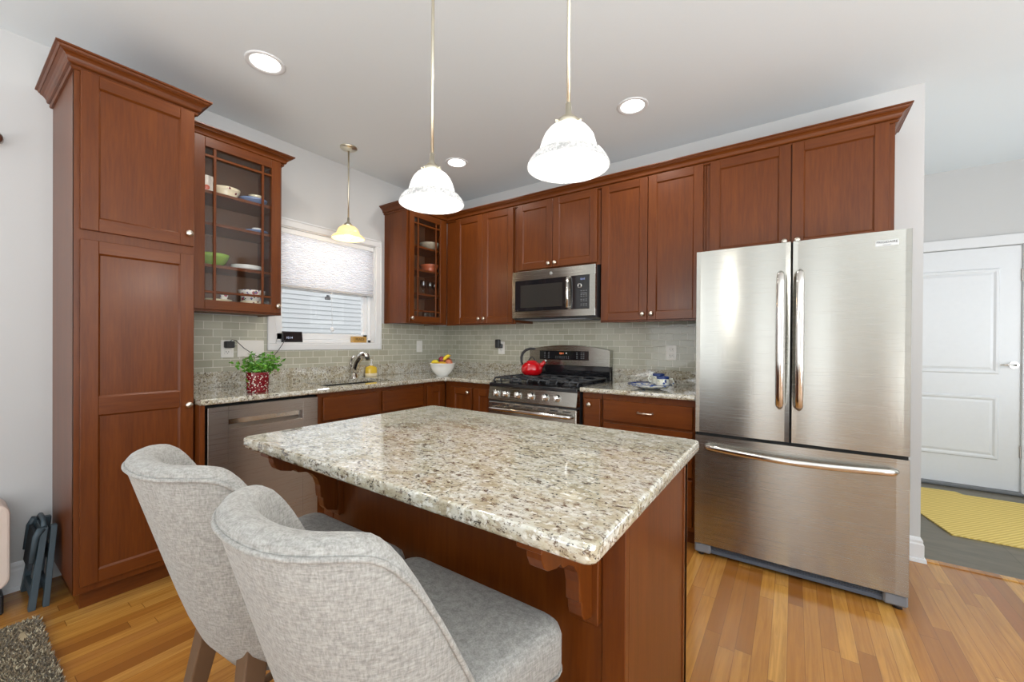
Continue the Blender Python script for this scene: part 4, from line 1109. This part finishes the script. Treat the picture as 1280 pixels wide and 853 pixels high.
# ---- soap bottle on the sink deck
sx_, sy_ = .060, -.985
so = thing('soap_bottle', 'clear hand soap bottle with yellow soap and a white pump right of the faucet', 'soap bottle', (sx_, sy_, .914))
bm = new(); lathe(bm, [(0, 0), (.036, 0), (.038, .006), (.038, .030), (0, .030)], (sx_, sy_, .914), 24, sy=1.45); obj('label_band', bm, plain('pale_soap_label', srgb(226, 214, 180), .4), so)
bm = new(); lathe(bm, [(.038, .030), (.037, .075), (.030, .085), (.012, .092), (.012, .098), (0, .098)], (sx_, sy_, .914), 24, sy=1.45); obj('bottle', bm, plain('yellow_soap', srgb(222, 186, 60), .2), so)
bm = new(); lathe(bm, [(0, .095), (.013, .095), (.013, .110), (.005, .112), (.005, .140), (.009, .142), (.009, .150), (0, .150)], (sx_, sy_, .914), 16); tube(bm, [(sx_, sy_, 1.060), (sx_+.03, sy_-.01, 1.058)], .004, 8); obj('pump', bm, VINYL, so)

# ---- fruit bowl
bx_, by_ = .488, -.545
bw = thing('fruit_bowl', 'large white bowl of fruit in the corner of the counter', 'bowl', (bx_, by_, .914))
bm = new(); lathe(bm, [(0, .004), (.040, .004), (.044, 0), (.050, 0), (.054, .008), (.082, .035), (.100, .070), (.110, .106), (.116, .110), (.118, .114), (.113, .116), (.106, .108), (.094, .070), (.076, .038), (.045, .014), (0, .012)], (bx_, by_, .914), 48); obj('vessel', bm, PORC, bw)
YEL, YEL2 = plain('banana_yellow', srgb(222, 196, 44), .4), plain('mango_yellow', srgb(206, 158, 48), .35)
MAG, REDF, BRN = plain('plum_red', srgb(128, 36, 60), .25), plain('apple_red', srgb(150, 60, 42), .3), plain('peach_brown', srgb(186, 112, 82), .4)
def fruit(name, label, c, r, m_, sq=(1, 1, .92), cat='fruit', stem=True):
    t = thing(name, label, cat, (c[0], c[1], c[2]-r*sq[2]))
    bm = new(); pr = [(0, -.86)]+[(math.sin(PI*i/14)*(1+.06*math.cos(PI*i/14)), -math.cos(PI*i/14)*(.98 if 1 < i < 13 else .93)) for i in range(1, 14)]+[(0, .80)]
    lathe(bm, [(a*r, z*r*sq[2]) for a, z in pr], c, 24, sx=sq[0], sy=sq[1]); obj('flesh', bm, m_, t)
    if stem:
        bm = new(); tube(bm, [(c[0], c[1], c[2]+r*sq[2]*.78), (c[0]+.003, c[1], c[2]+r*sq[2]+.008)], [.0016, .0022], 6); obj('stem', bm, plain('fruit_stem', srgb(80, 60, 34), .7), t)
def banana(label, P, r=.017):
    t = thing('banana', label, 'fruit', P[1]); pts = []
    for i in range(11):
        s = i/10; pts.append((Vector(P[0])*(1-s)**2 + Vector(P[1])*2*s*(1-s) + Vector(P[2])*s*s))
    bm = new(); tube(bm, pts, [.005, .010]+[r*.92, r, r, r, r, r, r*.9, .010, .004], 8); obj('peel', bm, YEL, t)
    bm = new(); tube(bm, [pts[0], pts[0]+(pts[0]-pts[1])*1.0], [.005, .004], 6); obj('stem', bm, BRN, t)
fruit('apple', 'dark brownish-red apple at the back right of the fruit bowl', (bx_+.020, by_+.052, 1.045), .034, REDF)
fruit('peach', 'pinkish-brown peach resting at the right front of the fruit bowl', (bx_+.068, by_+.012, 1.034), .034, BRN)
fruit('mango', 'golden yellow mango low in the front middle of the fruit bowl', (bx_+.036, by_-.042, 1.020), .040, YEL2, (1.25, 1, .72))
fruit('plum', 'deep magenta plum standing highest at the back of the fruit bowl', (bx_-.012, by_+.004, 1.058), .030, MAG, (1, 1, 1.1))
fruit('lime', 'small green lime half hidden at the back left of the fruit bowl', (bx_-.052, by_+.002, 1.040), .026, plain('lime_green', srgb(84, 120, 44), .4))
banana('short yellow banana leaning up out of the top of the fruit bowl', [(bx_+.038, by_+.060, 1.096), (bx_+.025, by_+.022, 1.092), (bx_+.010, by_-.004, 1.050)])
banana('bright yellow banana lying along the left rim of the fruit bowl', [(bx_-.052, by_-.085, 1.024), (bx_-.030, by_-.068, 1.056), (bx_+.010, by_-.060, 1.034)])

# ---- red kettle on the range
kx, ky, kz = 1.268, -.27, .944
kt = thing('tea_kettle', 'shiny red kettle with a tall black handle on the back left burner', 'kettle', (kx, ky, kz))
bm = new(); lathe(bm, [(0, 0), (.062, 0), (.078, .010), (.090, .032), (.092, .055), (.084, .082), (.062, .104), (.046, .112), (.044, .112), (0, .112)], (kx, ky, kz), 40); obj('kettle_body', bm, RED, kt)
bm = new(); lathe(bm, [(.047, .111), (.045, .117), (.030, .124), (0, .127)], (kx, ky, kz), 28); lid = obj('lid', bm, RED, kt)
bm = new(); tube(bm, arc((kx-.030, ky-.004, kz+.122), (kx+.030, ky+.004, kz+.122), (0, 0, .030), 10), .0055, 8); obj('lid_handle', bm, BLACKP, lid)
bm = new(); tube(bm, [(kx+.060, ky+.02, kz+.070), (kx+.088, ky+.03, kz+.095), (kx+.108, ky+.036, kz+.118)], [.026, .018, .014], 14); sp = obj('spout', bm, RED, kt)
bm = new(); cyl(bm, (kx+.106, ky+.036, kz+.116), (kx+.120, ky+.040, kz+.132), .0145, .012, 14); obj('whistle_cap', bm, CHROME, sp)
bm = new(); tube(bm, [(kx-.078, ky-.02, kz+.078), (kx-.090, ky-.022, kz+.11), (kx-.092, ky-.022, kz+.15), (kx-.080, ky-.020, kz+.185), (kx-.052, ky-.012, kz+.212), (kx-.012, ky-.004, kz+.224), (kx+.030, ky+.006, kz+.222)], [.008, .011, .012, .012, .012, .011, .008], 10); obj('handle', bm, BLACKP, kt)

# ---- blue and white pottery
def crockery(name, label, cat, prof, c, m_, group=None, rim=None, n=36, sx=1, sy=1):
    t = thing(name, label, cat, c, group); bm = new(); lathe(bm, prof, c, n, sx=sx, sy=sy); b_ = obj('body' if name not in ('dinner_plate', 'bowl') else 'dish', bm, m_, t)
    if rim: bm = new(); lathe(bm, rim[0], c, n, sx=sx, sy=sy); obj('rim', bm, rim[1], t)
    return t
def bowl_prof(r, h, f=.45, th=.004): return [(0, .003), (r*f*.9, .003), (r*f, 0), (r*f*1.1, .001), (r*.78, h*.35), (r*.93, h*.7), (r, h), (r-th, h), (r*.90-th, h*.7), (r*.75-th, h*.38), (r*f, .008), (0, .007)]
BLUEPL = spotted('blue_cream_platter', srgb(206, 206, 200), [(srgb(60, 90, 160), .34), (srgb(120, 140, 180), .3)], 26)
pc = (2.30, -.43, .914)
crockery('serving_platter', 'round blue and white serving platter on the right counter', 'plate', [(0, 0), (.06, 0), (.07, .004), (.118, .018), (.142, .030), (.140, .033), (.112, .023), (.066, .009), (0, .007)], pc, BLUEPL, rim=([(.128, .0275), (.1425, .0325), (.1415, .035), (.127, .030), (.128, .0275)], BLUED))
def mug(c, label, m_, ang, r=.040, h=.076):
    t = thing('mug', label, 'mug', c, None); bm = new()
    lathe(bm, [(0, 0), (r*.78, 0), (r*.95, .010), (r*1.04, h*.4), (r*.96, h*.8), (r, h), (r-.004, h), (r*.9, h*.78), (r*.95, h*.4), (r*.7, .012), (0, .008)], c, 32); obj('body', bm, m_, t)
    bm = new(); lathe(bm, [(r*.965, h*.80), (r*1.015, h+.001), (r-.005, h+.001), (r*.9, h*.86), (r*.965, h*.80)], c, 32); obj('rim_band', bm, BLUED, t)
    bm = new(); d_ = Vector((math.cos(R(ang)), math.sin(R(ang)), 0)); C_ = Vector(c)
    tube(bm, [C_+d_*r*.95+Vector((0, 0, h*.78)), C_+d_*(r+.018)+Vector((0, 0, h*.82)), C_+d_*(r+.028)+Vector((0, 0, h*.55)), C_+d_*(r+.018)+Vector((0, 0, h*.25)), C_+d_*r+Vector((0, 0, h*.2))], .0055, 8); obj('handle', bm, m_, t)
mug((2.385, -.43, .924), 'blue flowered mug with dark rim sitting on the front of the platter', BLUEFL, 20)
mug((2.330, -.325, .934), 'blue and white mug behind the flowered mug, handle turned left', BLUEFL, 200)

# ---- dishes behind the left glass door
zs = {4: 2.101, 3: 1.916, 2: 1.669, 1: 1.411}
crockery('storage_jar', 'striped orange and white jar at the far left of the top shelf', 'jar', [(0, 0), (.042, 0), (.044, .004), (.044, .088), (.040, .090), (.040, .006), (0, .004)], (.215, -2.250, zs[4]), ORANGEP)
crockery('baking_dish', 'cream patterned round dish on the top shelf of the left glass cabinet', 'dish', bowl_prof(.078, .058, .8), (.18, -2.135, zs[4]), CREAMSP)
crockery('bowl', 'wide pale blue bowl on the top shelf of the left glass cabinet', 'bowl', bowl_prof(.082, .040), (.17, -1.975, zs[4]), BLUEP)
crockery('bowl', 'small cream bowl stacked in the pale blue bowl on the top shelf', 'bowl', bowl_prof(.045, .045), (.165, -1.955, zs[4]+.026), CREAM)
crockery('bowl', 'shallow light blue dish on the second shelf of the left glass cabinet', 'bowl', bowl_prof(.068, .024), (.17, -1.955, zs[3]), BLUEP)
crockery('cup', 'little white cup standing in the shallow light blue dish', 'cup', bowl_prof(.030, .034), (.17, -1.950, zs[3]+.009), PORC)
crockery('bowl', 'lime green bowl on the third shelf of the left glass cabinet', 'bowl', bowl_prof(.088, .072), (.18, -2.205, zs[2]), GREENB)
for k in range(4): crockery('dinner_plate', 'white plate in the low stack right of the green bowl' if k < 3 else 'topmost white plate of the low stack right of the green bowl', 'plate', [(0, 0), (.05, 0), (.055, .002), (.085, .010), (.086, .013), (.052, .005), (0, .004)], (.175, -2.015, zs[2]+k*.006), PORC, 'white plates beside the green bowl' if k < 3 else None)
for k in range(6): crockery('dinner_plate', 'pale cream plate in the tall stack at the bottom left of the left glass cabinet' if k < 5 else 'topmost pale plate of the tall stack at the bottom left', 'plate', [(0, 0), (.055, 0), (.06, .002), (.092, .010), (.093, .013), (.057, .005), (0, .004)], (.18, -2.195, zs[1]+k*.0088), CREAM, 'cream plates stacked at the bottom of the glass cabinet' if k < 5 else None)
crockery('cup', 'tiny flowered cup standing on the stack of cream plates', 'cup', bowl_prof(.022, .030, .7), (.20, -2.150, zs[1]+5*.0088+.013), FLORAL)
crockery('bowl', 'cream bowl with dark marks under the flowered bowl on the bottom shelf', 'bowl', bowl_prof(.066, .062, .7), (.18, -1.985, zs[1]), CREAMSP)
crockery('bowl', 'white bowl with pink and purple flowers, on top at the bottom shelf', 'bowl', bowl_prof(.078, .072, .7), (.18, -1.985, zs[1]+.061), FLORAL)
# ---- dishes behind the corner glass door
crockery('bowl', 'large grey woven-pattern bowl on the top shelf of the corner glass cabinet', 'bowl', bowl_prof(.096, .070), (.18, -.420, 2.101), plain('pressed_glass_grey', srgb(170, 160, 140), .25, 0, .5, 0, (90, .6, .01)))
crockery('casserole_dish', 'terracotta-coloured casserole on the second shelf of the corner cabinet', 'dish', bowl_prof(.092, .072, .75), (.18, -.418, 1.889), COPPER)
crockery('bowl', 'clear glass bowl nested in the terracotta casserole', 'bowl', bowl_prof(.076, .045), (.18, -.418, 1.922), GLASSW)
def goblet(c, label, g):
    t = thing('wine_glass', label, 'glass', c, g); bm = new()
    lathe(bm, [(0, 0), (.030, 0), (.028, .003), (.005, .008), (.004, .05), (.010, .058), (.028, .075), (.032, .10), (.026, .135), (.0245, .135), (.030, .10), (.026, .077), (.006, .062), (0, .061)], c, 24); obj('bowl_and_stem', bm, GLASSW, t)
goblet((.20, -.515, 1.669), 'leftmost wine glass on the third shelf of the corner cabinet', None); goblet((.20, -.430, 1.669), 'middle wine glass on the third shelf of the corner cabinet', None); goblet((.20, -.360, 1.669), 'rightmost wine glass on the third shelf of the corner cabinet', None)
for i, y in enumerate((-.493, -.425, -.352)):
    crockery('tumbler', ('leftmost tumbler', 'middle tumbler', 'rightmost tumbler')[i]+' on the bottom shelf of the corner glass cabinet', 'glass', [(0, 0), (.021, 0), (.022, .004), (.025, .105), (.0235, .105), (.020, .006), (0, .005)], (.20, y, 1.411), GLASSW)

# ---- door mat, rug, step stool, things at the left edge
mt = new(); P = [(3.93, .552), (4.9, .566), (4.9, 1.60), (4.226, 1.60), (4.195, 1.655), (3.80, 1.63), (3.72, 1.45)]
poly(mt, P, 'z', .001, .009)
m, nt, b = mat('yellow_woven_mat')
wv = nt.nodes.new('ShaderNodeTexWave'); wv.inputs['Scale'].default_value = 14; wv.inputs['Distortion'].default_value = .6; nt.links.new(coords(nt, rot=(0, 0, R(40))), wv.inputs['Vector'])
nt.links.new(ramp(nt, wv.outputs['Fac'], [(.2, srgb(212, 182, 96)), (.8, srgb(232, 206, 124))]), b.inputs['Base Color']); b.inputs['Roughness'].default_value = .9; bump(nt, b, wv.outputs['Fac'], .4, .004)
tag(obj('door_mat', mt, m, loc=(4.3, 1.1, 0)), 'yellow woven mat lying on the grey tiles before the white door', 'mat')

rug = thing('shag_rug', 'brown and grey shaggy rug corner at the lower left', 'rug', (1.0, -3.6, 0))
RX0, RY1 = .44, -2.925
bm = new(); box(bm, RX0, 1.75, -4.6, RY1, .0, .012, .003); obj('backing', bm, plain('rug_backing_beige', srgb(196, 178, 146), .95), rug)
bm = new(); rr = random.Random(11)
def tufts(x0, x1, y0, y1, n, h0, h1, w0=.0035):
    for k in range(n):
        x, y = rr.uniform(x0, x1), rr.uniform(y0, y1)
        if .50 < x < .60 and -2.99 < y < -2.955: continue
        h = rr.uniform(h0, h1); a = rr.uniform(0, 2*PI); dx, dy = rr.uniform(-.014, .014), rr.uniform(-.014, .014)
        ux, uy = math.cos(a)*w0, math.sin(a)*w0
        v = [bm.verts.new(p) for p in ((x-ux, y-uy, .010), (x+ux, y+uy, .010), (x+dx*.6+ux*.8, y+dy*.6+uy*.8, .010+h*.7), (x+dx, y+dy, .010+h), (x+dx*.6-ux*.8, y+dy*.6-uy*.8, .010+h*.7))]
        f = bm.faces.new(v); f.material_index = rr.choice((0, 0, 1, 1, 2, 3))
tufts(RX0-.004, 1.3, -3.10, RY1+.004, 20000, .012, .026)
tufts(RX0, 1.75, -4.6, -3.10, 9000, .012, .026, .008)
o = obj('pile', bm, [plain('rug_taupe', srgb(156, 138, 112), 1), plain('rug_grey', srgb(124, 116, 104), 1), plain('rug_cream', srgb(208, 196, 168), 1), plain('rug_dark', srgb(92, 80, 64), 1)], rug, fix=False)
o['kind'] = 'stuff'

# folded plastic step stool leaning against the pantry's side: two ladder-like leg frames and a folded tread
ss = thing('step_stool', 'folded slate grey plastic step stool leaning beside the pantry', 'step stool', (.17, -2.90, 0))
def frame(bm, p0, p1, half, th, wd):
    """a slab-like leg frame from floor line p0 to top line p1 (both (x,y,z)), widening by half at the foot and narrowing at the top"""
    p0, p1 = Vector(p0), Vector(p1); ax = Vector((1, 0, 0)); up = (p1-p0); L_ = up.length; up.normalize(); nrm_ = ax.cross(up).normalized()
    def q(a, s, w_): return p0 + ax*a + up*(L_*s) + nrm_*w_
    def slat(a0, s0, a1, s1, wa):
        A_ = [q(a0-wa, s0, -th), q(a0+wa, s0, -th), q(a0+wa, s0, th), q(a0-wa, s0, th)]; B_ = [q(a1-wa, s1, -th), q(a1+wa, s1, -th), q(a1+wa, s1, th), q(a1-wa, s1, th)]
        va, vb = [bm.verts.new(x) for x in A_], [bm.verts.new(x) for x in B_]
        bm.faces.new(va[::-1]); bm.faces.new(vb)
        for i in range(4): bm.faces.new([va[i], va[(i+1) % 4], vb[(i+1) % 4], vb[i]])
    slat(-half, 0, -half*.72, 1, wd); slat(half, 0, half*.72, 1, wd)
    def panel(s0, s1, k=.7):
        e0, e1 = half*(1-.28*s0), half*(1-.28*s1)
        va = [bm.verts.new(q(a, s, w_)) for a, s, w_ in ((-e0, s0, -th*k), (e0, s0, -th*k), (e1, s1, -th*k), (-e1, s1, -th*k))]; vb = [bm.verts.new(q(a, s, w_)) for a, s, w_ in ((-e0, s0, th*k), (e0, s0, th*k), (e1, s1, th*k), (-e1, s1, th*k))]
        bm.faces.new(va[::-1]); bm.faces.new(vb)
        for i in range(4): bm.faces.new([va[i], va[(i+1) % 4], vb[(i+1) % 4], vb[i]])
    return q, panel
bm = new(); q, pn = frame(bm, (.165, -2.926, 0), (.165, -2.884, .350), .125, .011, .018)
pn(.12, .22); pn(.50, .60); pn(.74, .98)
for k in range(9): cyl(bm, q(-.10, .63+.012*k, .012), q(.10, .63+.012*k, .012), .003, .003, 6)
pn(.60, .76, .5)
obj('front_frame', bm, SLATE, ss, bevel=.002)
bm = new(); q2, pn2 = frame(bm, (.180, -2.884, 0), (.170, -2.854, .350), .115, .010, .015)
pn2(.15, .25); pn2(.55, .65); obj('rear_frame', bm, SLATE, ss, bevel=.002)
bm = new(); pts_ = [q(.0, .86, .016), q(.0, .98, .016)]
va = []
for a, s, w_ in ((-.088, .46, .014), (.088, .46, .014), (.088, .92, .014), (-.088, .92, .014)): va.append((q(a, s, w_), q(a, s, w_+.012)))
A_, B_ = [bm.verts.new(p) for p, _ in va], [bm.verts.new(p) for _, p in va]
bm.faces.new(A_[::-1]); bm.faces.new(B_)
for i in range(4): bm.faces.new([A_[i], A_[(i+1) % 4], B_[(i+1) % 4], B_[i]])
tr = obj('tread', bm, SLATED, ss, bevel=.002)
bm = new()
for sgn in (-1, 1):
    bm = new(); tube(bm, [q(sgn*.100, .99, .008), q(sgn*.106, .90, .022), q(sgn*.106, .58, .022)], [.016, .012, .009], 10); obj('hinge_arm', bm, SLATE, ss)
bm = new(); tube(bm, [q(-.085, .99, .0), q(-.05, 1.06, .0), q(.05, 1.06, .0), q(.085, .99, .0)], .010, 10); obj('carry_handle', bm, SLATE, ss)

# pale appliance cut by the left edge of the picture
ap = thing('air_purifier', 'pale cream appliance with a black face cut off by the left picture edge', 'appliance', (.15, -3.08, 0))
bm = new(); slab(bm, -.0, .0, 0, 0, 0, 0, .001, 0) if False else None
def rr_yz(y0, y1, z0, z1, r, n=5):
    return rrect(y0, y1, z0, z1, r, n)
poly(bm, rr_yz(-3.30, -2.980, .10, .485, .05), 'x', .05, .22); obj('housing', bm, plain('cream_appliance_shell', srgb(226, 208, 196), .4), ap, bevel=.01)
bm = new(); poly(bm, rr_yz(-3.285, -3.018, .115, .47, .03), 'x', .218, .228); obj('front_face', bm, BLACKP, ap)
bm = new(); box(bm, .03, .24, -3.27, -3.0, 0, .087, .006); obj('pedestal', bm, BLACKP, ap)
# curtain rod end on the left wall
rd = thing('curtain_rod', 'brushed metal rod end with round finial on the left wall', 'curtain rod', (.0, -3.10, 2.148))
bm = new(); cyl(bm, (.055, -3.9, 2.148), (.055, -3.03, 2.148), .010, .010, 14); obj('rod', bm, NICKEL, rd)
bm = new(); lathe(bm, [(0, 0), (.014, .0), (.014, .008), (.024, .016), (.028, .030), (.022, .044), (.010, .050), (0, .051)], (.055, -3.04, 2.148), 20, rot=Matrix.Rotation(R(-90), 3, 'X')); obj('finial', bm, STEELD, rd)
bm = new(); cyl(bm, (0, -3.20, 2.148), (.055, -3.20, 2.148), .007, .007, 10); lathe(bm, [(0, 0), (.025, 0), (.022, .006), (0, .006)], (0, -3.20, 2.148), 16, rot=Matrix.Rotation(R(90), 3, 'Y')); obj('bracket', bm, NICKEL, rd)
